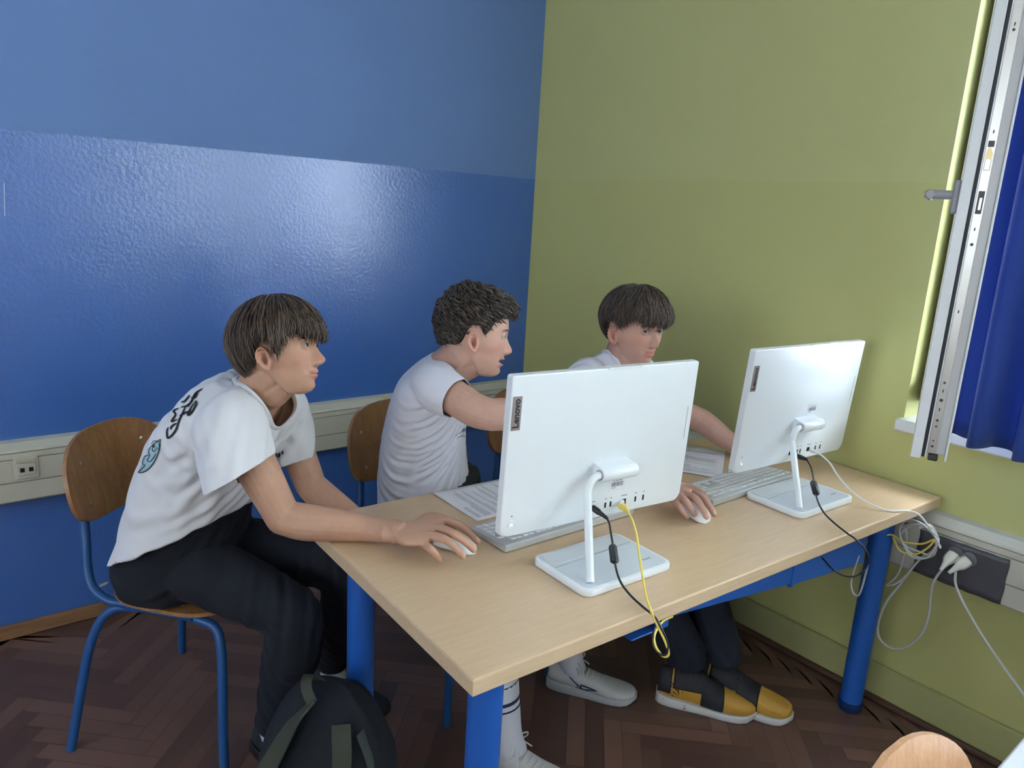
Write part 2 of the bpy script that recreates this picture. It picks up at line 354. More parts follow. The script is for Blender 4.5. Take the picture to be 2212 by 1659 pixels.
# local: +x from hinge to free edge, +y = thickness; -y side is the room face (left in the photo)
def bar(mb, x0, x1, z0, z1, prof):   # prof: list of (y0,y1,dx)
    for ya_, yb2, dx in prof: mb.box((x0-dx if x0 > .3 else x0, ya_, z0), (x1+dx, yb2, z1))
f = .075
fr = MB()
fr.box((SL-f, -TH, 0), (SL-.004, 0, SH)); fr.box((0, -TH, 0), (f, 0, SH)); fr.box((f, -TH, 0), (SL-f, 0, f)); fr.box((f, -TH, SH-f), (SL-f, 0, SH))
fr.build('sash_frame', M_ALUW, sash, bevel=.003)
# free edge profile as seen edge on: flange | gasket | lock strip | rebate | outer lip
e = MB().box((SL-.02, -TH-.001, -.012), (SL+.016, -TH+.022, SH+.01)); e.build('edge_flange', M_PVC, sash, bevel=.002)
MB().box((SL-.01, -TH+.023, -.008), (SL+.008, -TH+.029, SH)).build('gasket', M_GASK, sash)
MB().box((SL-.012, -TH+.030, -.006), (SL+.012, -TH+.0325, SH)).build('edge_fin', mat('bright fin', (.75, .76, .78), .2), sash)
ls = MB().box((SL-.008, -TH+.0335, .004), (SL+.001, -TH+.051, SH)).build('lock_strip', M_STEEL, sash)
MB().box((SL-.012, -.001, -.010), (SL+.012, .004, SH+.01)).build('outer_lip', M_PVC, sash, bevel=.0015)
M_DK = mat('dark fitting', (.06, .06, .06), .4, metal=.6)
yc = -TH+.042
for z, r in ((.02, .003), (.034, .002), (.07, .0025), (.085, .003), (.112, .0065), (.135, .004), (.158, .0065), (.178, .003), (.348, .0065), (.502, .0035), (.536, .0065), (.747, .0065), (.955, .003), (.966, .0065), (1.25, .0065)):
    q = MB().loft([[(SL+dx, yc+r*math.cos(t), z+r*math.sin(t)) for t in np.linspace(0, 2*math.pi, 12, endpoint=False)] for dx in (0, .0022)]).build('screw', M_DK if r < .006 else M_STEEL, ls)
    if r >= .006:
        MB().tube([(SL+.002, yc, z-.0035), (SL+.0032, yc, z+.0035)], .0012, 6).build('screw_slot', M_DK, ls).parent = ls
for z0_, z1_, m_ in ((.570, .620, M_DK), (.665, .690, M_STEEL), (.715, .728, M_DK)):
    MB().box((SL, yc-.006, z0_), (SL+.003, yc+.006, z1_)).build('latch_slot', m_, ls, bevel=.001)
MB().box((SL+.001, yc-.003, .578), (SL+.0045, yc+.004, .606)).build('latch_slot', M_STEEL, ls, bevel=.001)
MB().loft([[(SL+dx, yc-.001+.008*math.cos(t)*(1-.3*(math.sin(t) > 0)), .700+.014*math.sin(t)) for t in np.linspace(0, 2*math.pi, 14, endpoint=False)] for dx in (0, .002)]).build('latch_slot', mat('brass tone', (.55, .42, .22), .35, metal=.7), ls)
MB().box((SL-.03, -.035, -.016), (SL+.004, -.014, 0)).build('corner_pivot', M_DK, sash, bevel=.003)
# handle on the room face
hz = .605
h = MB().box((SL-.052, -TH-.014, hz-.036), (SL-.022, -TH, hz+.040)).build('handle_plate', mat('grey plastic', (.36, .36, .36), .4), sash, bevel=.004)
hd = MB().loft([[(SL-.037+.0095*math.cos(t)*s_, y_, hz+.006+.0105*math.sin(t)*s_) for t in np.linspace(0, 2*math.pi, 16, endpoint=False)] for y_, s_ in ((-TH-.012, .9), (-TH-.02, 1), (-TH-.05, 1.02), (-TH-.066, 1), (-TH-.072, .7))]).build('handle_neck', MATS['grey plastic'], sash)
MB().loft([[(SL-.037-d_, -TH-.060+.010*math.cos(t)*s_, hz+.006+.012*math.sin(t)*s_) for t in np.linspace(0, 2*math.pi, 16, endpoint=False)] for d_, s_ in ((-.01, .8), (0, 1), (.06, .95), (.105, .85), (.112, .5))]).build('handle_lever', MATS['grey plastic'], sash)
MB().box((f-.005, -.045, f-.005), (SL-f+.005, -.041, SH-f+.005)).build('sash_pane', pane_mat(), sash, smooth=False)
# curtain
cur = MB(); NY, NZ = 150, 40; rows = []
for i in range(NZ+1):
    t = i/NZ; z = .957+t*1.78; r_ = []
    for j in range(NY+1):
        s_ = j/NY; y = -2.008 - s_*.62; am = .026*(1-.35*t)+.008
        ph = s_*2*math.pi*5.2 + .5*math.sin(3*t+s_*6); 
        x = -.10 + am*math.sin(ph) + .008*math.sin(ph*2.3+1+2*t) - .012*(1-t)
        zz = z - (.035*s_*max(0, 1-t*6) if t < .17 else 0) + (.006*math.sin(ph+1) if i == 0 else 0)
        r_.append((x, y + .012*math.sin(ph*2+t*2)*.5, max(zz, .957 if s_ < .1 else .92)))
    rows.append(r_)
cur.loft(rows, closed=False)
M_CURT = mat('blue curtain cloth', (.020, .060, .23), .75, bump=.2, bscale=400, sheen=.2)
nt = M_CURT.node_tree; tr_ = nt.nodes.new('ShaderNodeBsdfTranslucent'); tr_.inputs[0].default_value = (.02, .075, .32, 1)
mx = nt.nodes.new('ShaderNodeMixShader'); mx.inputs[0].default_value = .25
nt.links.new(nt.nodes['Principled BSDF'].outputs[0], mx.inputs[1]); nt.links.new(tr_.outputs[0], mx.inputs[2]); nt.links.new(mx.outputs[0], nt.nodes['Material Output'].inputs[0])
c = cur.build('curtain', M_CURT, solid=.002); tag(c, 'long blue curtain hanging in folds in front of the window beside the open sash', 'curtain')
o = MB().tube([(-.085, -1.95, 2.755), (-.085, -3.6, 2.755)], .014, 12).build('curtain_rail', M_PVC)
for y in (-2.0, -2.7, -3.5): MB().box((-.085, y-.01, 2.745), (0, y+.01, 2.765)).build('rail_bracket', M_PVC, o)
tag(o, 'white curtain rail above the window', 'curtain rail')
# ------------------------------------------------------------------ desk
M_BLUE = mat('blue powder coat', (.012, .10, .42), .42, bump=.15, bscale=300)
M_BLUE2 = mat('blue chair tube', (.010, .075, .24), .4)
M_BEECH = wood('beech laminate', (.57, .395, .235), (.64, .46, .285), scale=(1.6, 16, 16), rough=.33)
M_BEECHE = wood('beech edge', (.54, .38, .23), (.64, .48, .31), scale=(1.6, 20, 20), rough=.4)
DL, DWd = 1.687, .75
yaw = math.atan2(ds, dc)
desk = empty('desk', tuple(dw(DL/2, DWd/2, 0)), yaw); tag(desk, 'long beech topped desk on round blue legs carrying the two computers', 'desk')
hx_, hy_ = DL/2, DWd/2
o = MB().box((-hx_, -hy_, .716), (hx_, hy_, .75)).build('desk_top', [M_BEECH], desk, bevel=.0025, seg=3)
o = MB().box((-hx_-.0012, -hy_-.0012, .7185), (hx_+.0012, hy_+.0012, .7475)).build('edge_band', M_BEECHE, desk, bevel=.001)
for sx in (-1, 1):
    for sy in (-1, 1):
        x = sx*(hx_-.105); y = sy*(hy_-.105)
        lg = MB().tube([(x, y, .715), (x, y, .03)], .034, 28).build('leg', M_BLUE, desk)
        MB().tube([(x, y, .032), (x, y, .006), (x, y, 0)], [.0375, .0375, .034], 28).build('leg_foot', mat('dark blue plastic', (.006, .03, .12), .45), lg)
fr = MB()
for sy in (-1,1): fr.box((-hx_+.12, sy*(hy_-.21)-.015, .676), (hx_-.12, sy*(hy_-.21)+.015, .7155))
for sx in (-1,1): fr.box((sx*(hx_-.105)-.015, -hy_+.12, .676), (sx*(hx_-.105)+.015, hy_-.12, .7155))
fr.build('under_frame', M_BLUE, desk, bevel=.003)
def dk(a, b): return (hx_-a, -hy_+b)     # desk frame a, b to local x, y
# hanging cable tray, sloping slightly
ax0, by = dk(1.14, .085); ax1, _ = dk(.235, .085)
tray = MB(); xs = [ax0, ax0+(ax1-ax0)*.58, ax0+(ax1-ax0)*.6, ax1]
zb = [.645, .590, .584, .555]
tray.loft([[(x, by, .7155), (x, by, z), (x, by+.05, z), (x, by+.05, z+.003), (x, by+.003, z+.003), (x, by+.003, .7155)] for x, z in zip(xs, zb)])
for (x, z) in ((xs[1]+.004, .60),): tray.box((x, by-.003, z-.02), (x+.012, by+.05, .712))
tray.build('cable_tray', M_BLUE, desk, bevel=.002)
bx, by2 = dk(1.17, .06)
br = MB(); br.box((bx-.0, by2, .640), (bx+.045, by2+.004, .7155)); br.box((bx-.07, by2-.0, .640), (bx+.045, by2+.08, .644))
br.build('bracket', M_BLUE, desk, bevel=.002)

# ------------------------------------------------------------------ all in one computers
M_SHELL = mat('white computer shell', (.82, .86, .88), .32, spec=.5)
M_SHELL2 = mat('white gloss plastic', (.82, .86, .88), .22)
M_GREYP = mat('badge taupe', (.27, .22, .21), .35, metal=.4)
M_PRINT = mat('black print', (.01, .01, .012), .5)
M_PRINTG = mat('grey print', (.22, .22, .25), .6); M_PRINTG2 = mat('groove grey', (.38, .41, .44), .5)
M_SCR = mat('screen glass', (.01, .01, .012), .1, emit=(.75, .85, 1, .9))
def printed(body, size, parent, name, m_, M4, ext=.0002):
    me = text_mesh(body, size, ext); me.transform(M4); me.materials.clear(); me.materials.append(m_)
    o = bpy.data.objects.new(name, me); COL.objects.link(o); o.parent = parent; return o
def perfmat(name, base, sx, thr):
    if name in MATS: return MATS[name]
    m = bpy.data.materials.new(name); MATS[name] = m; m.use_nodes = True; nt = m.node_tree; n = nt.nodes; l = nt.links; b = n['Principled BSDF']
    tc = n.new('ShaderNodeTexCoord'); v = n.new('ShaderNodeTexVoronoi'); v.inputs['Scale'].default_value = sx; v.inputs['Randomness'].default_value = 0
    l.new(tc.outputs['Object'], v.inputs['Vector']); lt = n.new('ShaderNodeMath'); lt.operation = 'LESS_THAN'; lt.inputs[1].default_value = thr
    l.new(v.outputs['Distance'], lt.inputs[0]); mx = n.new('ShaderNodeMix'); mx.data_type = 'RGBA'; mx.inputs[6].default_value = (*base, 1); mx.inputs[7].default_value = (.12, .13, .14, 1)
    l.new(lt.outputs[0], mx.inputs[0]); l.new(mx.outputs[2], b.inputs['Base Color']); b.inputs['Roughness'].default_value = .35
    bp = n.new('ShaderNodeBump'); bp.inputs['Distance'].default_value = -.001; l.new(lt.outputs[0], bp.inputs['Height']); l.new(bp.outputs[0], b.inputs['Normal']); return m
M_PERF = perfmat('perforated strip', (.62, .65, .66), 300, .32)
M_BASETOP = mat('base top pale grey', (.62, .67, .71), .25, spec=.5)
def computer(label, pc, pyaw, tilt, bc, byaw, base_w, pole_b, group):
    root = empty('desktop_computer', tuple(bc)); tag(root, label, 'computer', group)
    bc = np.array(bc)
    # base, local frame rotated by byaw about z
    def bl(p): c_, s_ = math.cos(byaw), math.sin(byaw); return (c_*p[0]-s_*p[1], s_*p[0]+c_*p[1], p[2])
    bd, bh = .185, .0175
    rings = []
    for z, ins in ((0, .004), (.002, .0005), (.003, 0), (bh-.003, 0), (bh-.0008, .001), (bh, .003)):
        rings.append([bl((x, y, z)) for x, y in rrect(base_w-2*ins, bd-2*ins, .022-ins*.5, 8)])
    st = MB().loft(rings).build('stand_base', M_SHELL, root)
    r2 = [[bl((x, y, z)) for x, y in rrect(base_w-.016, bd-.016, .016, 8)] for z in (bh-.001, bh+.0006)]
    MB().loft(r2).build('base_inlay', M_BASETOP, st)
    g = MB().loft([[bl((x, y, z)) for x, y in rrect(base_w-.022, .048, .008, 6, 0, bd/2-.036)] for z in (bh+.0004, bh+.0012)]).build('speaker_grille', M_PERF, st)
    MB().box((-base_w/2+.012, bd/2-.0665, bh+.0004), (base_w/2-.012, bd/2-.0645, bh+.0014)).build('base_groove', M_PRINTG2, st)
    st.children[-1].rotation_euler = (0, 0, byaw)
    for k in range(3):
        x0 = base_w/2-.055+k*.009
        q = MB().box((x0, -.052, bh), (x0+.005, -.046, bh+.0009)).build('base_mark', M_PRINTG, st); q.rotation_euler = (0, 0, byaw)
    # panel frame
    pc = np.array(pc); u = np.array([math.cos(pyaw), math.sin(pyaw), 0]); nb = np.array([math.sin(pyaw), -math.cos(pyaw), 0])
    up = np.array([0, 0, 1])*math.cos(tilt)+nb*math.sin(tilt); nn_ = np.cross(u, up)   # toward the camera side
    if nn_ @ nb < 0: nn_ = -nn_
    def pl(x, z, d): return tuple(pc-bc+u*x+up*z+nn_*d)       # d: out of the back face
    W_, H_ = .541, .374
    def outline(w, h, rt_, rb, n=10):
        out = []
        for qx, qz, a0, r in ((1, 1, 0, rt_), (-1, 1, 90, rt_), (-1, -1, 180, rb), (1, -1, 270, rb)):
            for k in range(n+1):
                a = math.radians(a0+90*k/n); x = qx*(w/2-r)+r*math.cos(a); z = qz*(h/2-r)+r*math.sin(a); out.append((x, z))
        return out
    def chin(x, z): return z + (.010*(abs(x)/(W_/2))**3 if z < -H_/2+.06 else 0)
    rings = []
    for d, ins, rt_, rb in ((-.020, .002, .005, .010), (-.0195, 0, .006, .012), (-.006, 0, .006, .014), (-.0015, .0005, .006, .022), (-.0003, .002, .006, .028), (0, .0035, .006, .030)):
        rings.append([pl(x, chin(x, z), d) for x, z in outline(W_-2*ins, H_-2*ins, rt_, rb)])
    shell = MB().loft(rings).build('back_shell', M_SHELL, root)
    MB().loft([[pl(x, z, d) for x, z in rrect(W_-.010, H_-.012, .004, 4)] for d in (-.0195, -.0215)]).build('screen', [M_SCR], root)
    MB().loft([[pl(x, z, -.0214) for x, z in rrect(W_-.004, H_-.004, .005, 4)], [pl(x, z, -.0195) for x, z in rrect(W_-.004, H_-.004, .005, 4)]]).build('screen_bezel', mat('grey bezel', (.35, .36, .37), .4), root)
    # vents along the top edge
    mv_ = perfmat('top vent', (.66, .68, .68), 230, .30)
    for xa, xb in ((-.225, -.035), (.090, .225)):
        MB().loft([[pl(x, H_/2+e_, d) for x, d in ((xa, -.0080), (xb, -.0080), (xb, -.0045), (xa, -.0045))] for e_ in (-.0005, .0005)]).build('top_vent', mv_, shell)
    MB().loft([[pl(x, z, d) for x, z in rrect(.10, .007, .002, 3, .035, H_/2-.002)] for d in (-.010, .0012)]).build('camera_tab', M_SHELL2, shell)
    # badge
    bx_, bz = -.2535, .105
    bdg = MB().loft([[pl(x, z, d) for x, z in rrect(.0225, .0745, .0008, 2, bx_, bz)] for d in (-.0004, .0011)]).build('badge', M_GREYP, shell)
    def frame_mat(x, z, d, rot):
        X = u*math.cos(rot)+up*math.sin(rot); Y = -u*math.sin(rot)+up*math.cos(rot); o_ = np.array(pl(x, z, d))
        return Matrix(((X[0], Y[0], nn_[0], o_[0]), (X[1], Y[1], nn_[1], o_[1]), (X[2], Y[2], nn_[2], o_[2]), (0, 0, 0, 1)))
    tm = text_mesh('Lenovo', .0205, .0002, off=.0007)
    # a little bolder than the built in face
    tm.transform(Matrix.Scale(1.05, 4)); tm.transform(frame_mat(bx_, bz, .0013, math.pi/2)); tm.materials.clear(); tm.materials.append(M_PRINT)
    lo_ = bpy.data.objects.new('badge_lettering', tm); COL.objects.link(lo_); lo_.parent = bdg
    # side seam, power button
    pbx, pbz = -.243, -.151
    pb_ = MB().loft([[pl(pbx+r*math.cos(t), pbz+r*math.sin(t), d) for t in np.linspace(0, 2*math.pi, 28, endpoint=False)] for r, d in ((.0105, -.0003), (.0105, .0008), (.0095, .0012), (.0085, .0006), (.008, .0014), (.003, .0018))]).build('power_button', M_SHELL2, shell)
    MB().loft([[pl(pbx+r*math.cos(t), pbz+r*math.sin(t), .0019) for t in np.linspace(0, 2*math.pi, 14, endpoint=False)] for r in (.0022, .0001)], ).build('power_light', mat('power light', (.9, .9, .9), .4, emit=(1, 1, 1, 2.5)), pb_)
    MB().loft([[pl(pbx+.002*math.cos(t), pbz+.020+.002*math.sin(t), d) for t in np.linspace(0, 2*math.pi, 10, endpoint=False)] for d in (0, .0006)]).build('power_symbol', M_PRINTG, shell)
    MB().loft([[pl(x, z, d) for x, z in rrect(.0008, .085, .0003, 2, .2535, .03)] for d in (-.0004, .0006)]).build('side_seam', M_PRINTG, shell)
    # hinge housing
    hx0, hx1, hz_ = (-.028, .082, -.057)
    prof = []
    for t in np.linspace(math.radians(150), math.radians(-90), 14): prof.append((hz_+.019*math.sin(t), .030+.019*math.cos(t)))
    prof = [(hz_+.021, 0.0)] + [(hz_+.0175*math.sin(math.radians(t)), .026+.0175*math.cos(math.radians(t))) for t in (95, 75, 50, 25, 0, -25, -50, -75, -95)] + [(hz_-.019, 0.0)]
    hr = []
    for x, s_ in ((hx0, .97), (hx0+.002, 1), (hx1-.012, 1), (hx1-.004, .94), (hx1, .80)):
        hr.append([pl(x, hz_+(z-hz_)*s_, d*s_) for z, d in prof])
    hg = MB().loft(hr).build('hinge_cover', M_SHELL2, root)
    MB().loft([[pl(hx0-dx, hz_+.0125*math.sin(t), .026+.0125*math.cos(t)) for t in np.linspace(0, 2*math.pi, 20, endpoint=False)] for dx in (-.002, .0015)]).build('hinge_socket', mat('grey collar', (.42, .43, .42), .35, metal=.5), hg)
    # stand pole: rises from the base corner, leans back and turns into the hinge
    pb0 = np.array(bl((pole_b[0], pole_b[1], bh)))
    hp = np.array(pl(hx0, hz_, .026)); hl = np.array(pl(hx0-.033, hz_, .026))
    kp = hl+np.array([0, 0, -.032])+(pb0-hl)*.04
    pts = [pb0+(kp-pb0)*t for t in (0, .3, .6, .9)]
    for t in np.linspace(0, 1, 9):
        a = kp*(1-t)**2+2*(hl+np.array([0, 0, 0]))*t*(1-t)+(hp+u*.004)*t*t; pts.append(a)
    MB().tube(pts, .0092, 22).build('stand_pole', M_SHELL2, root)
    # ports, bar code
    pz = -.151
    for x, w, h in ((-.015, .0075, .013), (.022, .005, .0135), (.038, .005, .0135), (.079, .014, .013), (.1165, .005, .013), (.142, .005, .0135)):
        MB().loft([[pl(a, z, d) for a, z in rrect(w, h, .0006, 1, x, pz)] for d in (-.001, .0008)]).build('port', M_PRINT, shell)
        MB().loft([[pl(a, z, d) for a, z in rrect(w*1.3, .0018, .0006, 1, x, pz+.016)] for d in (-.001, .0004)]).build('port_mark', M_PRINTG, shell)
    return root, pl, shell, bc
c1 = computer('white all-in-one computer nearest the camera, seen from behind, yellow cable in its back', dw(1.151, .279, .996), -.115, .041, dw(1.215, .190, .75), DTH, .262, (-.100, -.068), 'all-in-one computers')
c2 = computer('white all-in-one computer by the green wall, seen from behind, white cable in its back', dw(.312, .306, .993), -.079, .061, dw(.425, .205, .75), DTH, .27, (-.108, -.068), 'all-in-one computers')
# bar code labels
def barcode(comp, x, z, back):
    root, pl, shell, bc = comp
    pb_ = MB(); pb_.loft([[pl(a, b_, d) for a, b_ in rrect(.050, .038, .001, 1, x, z)] for d in (-.0002, .0005)])
    lab = pb_.build('barcode_label', mat('white label', (.8, .82, .85), .4), shell)
    mb = MB(); r = random.Random(5); xx = x-.017
    while xx < x+.017:
        w = r.choice((.0006, .001, .0016)); mb.loft([[pl(a, b_, d) for a, b_ in rrect(w, .011, .0001, 1, xx, z)] for d in (.0004, .0008)]); xx += w+r.choice((.0008, .0012))
    for i, (x0, w) in enumerate(((-.012, .005), (-.003, .009), (.009, .010))): mb.loft([[pl(a, b_, d) for a, b_ in rrect(w, .0016, .0003, 1, x+x0, z+.009)] for d in (.0004, .0008)])
    for i in range(4): mb.loft([[pl(a, b_, d) for a, b_ in rrect(.0022, .002, .0003, 1, x-.016+i*.0035, z-.009)] for d in (.0004, .0008)])
    mb.build('barcode_print', M_PRINTG, lab)
barcode(c1, .052, -.101, 0)
barcode(c2, .055, -.016, 0)
# cables at the computers
def pw(comp, x, z, d): return np.array(comp[1](x, z, d))+comp[3]
def rj(comp, x, m_, root, sag=.02):
    o_ = pw(comp, x, -.151, 0)
# black power lead of computer 1, with ferrite
def lead(name, label, pts, r, m_, parts, cat='cable'):
    root = empty(name, tuple(pts[0])); tag(root, label, cat); o_ = np.array(pts[0])
    MB().tube([np.array(p)-o_ for p in spline(pts, 8)], r, 10).build('cord', m_, root)
    for nm, a, b_, prof, mm in parts:
        a = np.array(a)-o_; b_ = np.array(b_)-o_
        MB().tube([a+(b_-a)*t for t, _ in prof], [q for _, q in prof], 12).build(nm, mm, root)
    return root
s0 = pw(c1, -.015, -.151, .026)
dep_ = float(RC[2] @ (s0-CAM)); dz_ = float(RC[2] @ (atz(1410, 1328, .754)-CAM))
def hg(x, y, da=dep_, db=dz_, ya=1110, yb=1328): return at(x, y, da+(db-da)*(y-ya)/(yb-ya)-.004*math.sin(math.pi*min(1, (y-ya)/(yb-ya))))
pth = [s0, hg(1314, 1125), hg(1321, 1160), hg(1325, 1186)]
f0 = hg(1323, 1178); f1 = hg(1328, 1215)
pth += [hg(1330, 1225), hg(1341, 1258), hg(1362, 1286), hg(1390, 1312), atz(1410, 1328, .754)]
e0 = pth[-1]; dd = float(RC[2] @ (e0-CAM))
pth += [at(1424, 1348, dd-.012), at(1440, 1385, dd-.012), at(1441, 1410, dd-.01), at(1428, 1414, dd+.0), at(1412, 1395, dd+.01), at(1412, 1365, dd+.02), at(1425, 1345, dd+.05), at(1450, 1330, dd+.12)]
fer = [(0, .004), (.08, .0085), (.16, .0095), (.9, .0095), (1, .005)]
strain = [(0, .0075), (.4, .0075), (.45, .006), (1, .0036)]
lead('power_lead', 'black power lead with ferrite bead behind the nearest computer, looping over the desk edge', pth, .0024, M_BCAB,
     [('ferrite_bead', f0, f1, fer, M_BLACK), ('connector', pw(c1, -.015, -.151, .0), hg(1312, 1120), strain, M_BLACK)])
# yellow network cable of computer 1
s1 = pw(c1, .079, -.151, .004); d1 = float(RC[2] @ (s1-CAM))
e1 = atz(1408, 1324, .757); de1 = float(RC[2] @ (e1-CAM))
def hy_(x, y): return hg(x, y, d1-.03, de1, 1092, 1324)
yp = [pw(c1, .079, -.151, .012), hy_(1352, 1096), hy_(1362, 1115), hy_(1374, 1150), hy_(1381, 1200), hy_(1389, 1250), hy_(1396, 1290)]; yp += [e1]; de = float(RC[2] @ (e1-CAM))
yp += [at(1426, 1362, de-.012), at(1441, 1396, de-.012), at(1443, 1416, de-.008), at(1430, 1416, de), at(1416, 1396, de+.008), at(1414, 1370, de+.02), at(1432, 1342, de+.06), at(1452, 1332, de+.12)]
lead('network_cable', 'yellow network cable hanging from the nearest computer over the desk edge', yp, .0027, M_YCAB,
     [('connector', pw(c1, .074, -.151, .001), at(1341, 1092, d1-.022), [(0, .0062), (1, .0062)], mat('clear plastic', (.8, .8, .8), .15)),
      ('boot', at(1338, 1091, d1-.018), at(1359, 1107, d1-.04), [(0, .0070), (.25, .0078), (.5, .0056), (.6, .0066), (.7, .0050), (.8, .0058), (1, .003)], M_YCAB)])
# computer 2: black lead and white network cable
s2 = pw(c2, -.02, -.151, .0); d2 = float(RC[2] @ (s2-CAM))
s2 = at(1722, 985, d2-.0)
de2 = float(RC[2] @ (atz(1846, 1163, .7545)-CAM))
def h2_(x, y): return hg(x, y, d2-.02, de2, 985, 1163)
bp_ = [h2_(1742, 992), h2_(1752, 1010), h2_(1757, 1035), h2_(1764, 1075), h2_(1778, 1105), h2_(1800, 1128), h2_(1830, 1152), atz(1846, 1163, .7545)]
e2 = bp_[-1]; de = float(RC[2] @ (e2-CAM))
bp_ += [at(1866, 1183, de-.01), at(1876, 1203, de-.01), at(1870, 1228, de), at(1850, 1244, de), at(1825, 1244, de), at(1800, 1230, de+.01), at(1776, 1205, de+.05)]
lead('power_lead', 'black power lead with ferrite bead behind the computer by the green wall', bp_, .0024, M_BCAB,
     [('ferrite_bead', h2_(1756, 1040), h2_(1764, 1068), fer, M_BLACK), ('connector', at(1716, 983, d2-.002), h2_(1744, 993), [(0, .0075), (.5, .0075), (1, .0042)], M_BLACK)])
d3 = d2
de3 = float(RC[2] @ (atz(1920, 1103, .7535)-CAM))
def h3_(x, y): return hg(x, y, d3-.015, de3, 976, 1103)
wp = [at(1758, 976, d3-.010), h3_(1772, 982), h3_(1792, 1000), h3_(1810, 1028), h3_(1836, 1058), h3_(1862, 1078), h3_(1888, 1092), atz(1920, 1103, .7535), atz(1962, 1104, .7540)]
e3 = wp[-1]; de = float(RC[2] @ (e3-CAM))
wp += [at(1985, 1112, de-.01), at(2004, 1135, de-.01), at(2018, 1158, de+.03), at(2032, 1182, de+.06)]
lead('network_cable', 'white network cable crossing the desk from the computer by the green wall', wp, .0027, mat('white cable', (.72, .74, .74), .35),
     [('connector', at(1750, 972, d3-.004), at(1763, 977, d3-.02), [(0, .006), (.6, .006), (1, .0035)], MATS['clear plastic'])])

# ------------------------------------------------------------------ keyboards
M_KB = mat('keyboard grey white', (.50, .51, .49), .4)
M_KEY = mat('keycap white', (.74, .75, .75), .35)
ROWS = [[1, .5, 1, 1, 1, 1, .25, 1, 1, 1, 1, .25, 1, 1, 1, 1, .2, 1, 1, 1, .2, 1, 1, 1, 1],
        [1]*13+[2, .2, 1, 1, 1, .2, 1, 1, 1, 1], [1.5]+[1]*12+[1.5, .2, 1, 1, 1, .2, 1, 1, 1, 1],
        [1.75]+[1]*11+[2.25, 3.4, 1, 1, 1, 1], [2.25]+[1]*10+[2.75, 1.2, 1, 1.2, 1, 1, 1, 1], [1.25, 1.25, 1.25, 6.25, 1.25, 1.25, 1.25, 1.25, .2, 1, 1, 1, .2, 2, 1, 1]]
GAP = {(0, 1), (0, 6), (0, 11), (0, 16), (0, 20), (1, 14), (1, 18), (2, 14), (2, 18), (3, 13), (4, 12), (4, 14), (5, 8), (5, 12)}
keymesh = {}
def keyboard(label, c_, rz, L, D, group):
    """local: x along length, y depth; +y is the side facing the camera (the raised back edge)"""
    root = empty('keyboard', tuple(c_), rz); tag(root, label, 'keyboard', group)
    zr, zf = .020, .008      # thickness at the back (camera side) and front
    def zt(y): return zf+(zr-zf)*(D/2-y)/D
    mb = MB(); rings = []
    for x, i in ((-L/2, .0015), (-L/2+.0015, 0), (L/2-.0015, 0), (L/2, .0015)):
        rings.append([(x, -D/2+i, .002), (x, -D/2, .004), (x, -D/2, zr-.002), (x, -D/2+.002, zr-i), (x, -D/2+.012, zt(-D/2+.012)-.0), (x, D/2-.002, zf-i), (x, D/2, zf-.003), (x, D/2-i, .002)])
    mb.loft(rings).build('keyboard_body', M_KB, root, bevel=.0008)
    px = (L-.018)/22.6; py = (D-.026)/6.05
    for ri, row in enumerate(ROWS):
        x = L/2-.009          # the user sits on the far side: rows run the other way
        y = -D/2+.018+py*ri+(.0 if ri == 0 else py*.1)+py/2
        sx = -1
        for ki, w in enumerate(row):
            if (ri, ki) in GAP: x -= w*px; continue
            key = (round(w*px, 5), round(py, 5))
            if key not in keymesh:
                a, b_ = w*px/2-.0012, py/2-.0012; r = []
                for z, ins in ((0, 0), (.0022, .0003), (.0030, .0012)): r.append([(p, q_, z) for p, q_ in rrect(2*(a-ins), 2*(b_-ins), .0016, 2)])
                ko = MB().loft(r).build('key', M_KEY, None); keymesh[key] = ko.data; bpy.data.objects.remove(ko)
            ko = bpy.data.objects.new('key', keymesh[key]); COL.objects.link(ko); ko.parent = root
            ko.location = (x-w*px/2, y, zt(y)-.0008); ko.rotation_euler = (-math.atan((zr-zf)/D), 0, 0)
            x -= w*px
    return root
ka = dw(1.155, .432, .75)
keyboard('white keyboard mostly hidden behind the nearest computer', (ka[0], ka[1], .7502), DTH+.035, .43, .150, 'white keyboards')
kbp = [atz(1535, 1083, .77), atz(1722, 1022, .77)]; dirk = (kbp[1]-kbp[0])[:2]; dirk /= np.linalg.norm(dirk); pk = np.array([-dirk[1], dirk[0]])
ctr = kbp[1][:2]-dirk*.215+pk*.072
keyboard('white keyboard between the two computers, keys in full view', (ctr[0], ctr[1], .7502), math.atan2(dirk[1], dirk[0]), .43, .144, 'white keyboards')

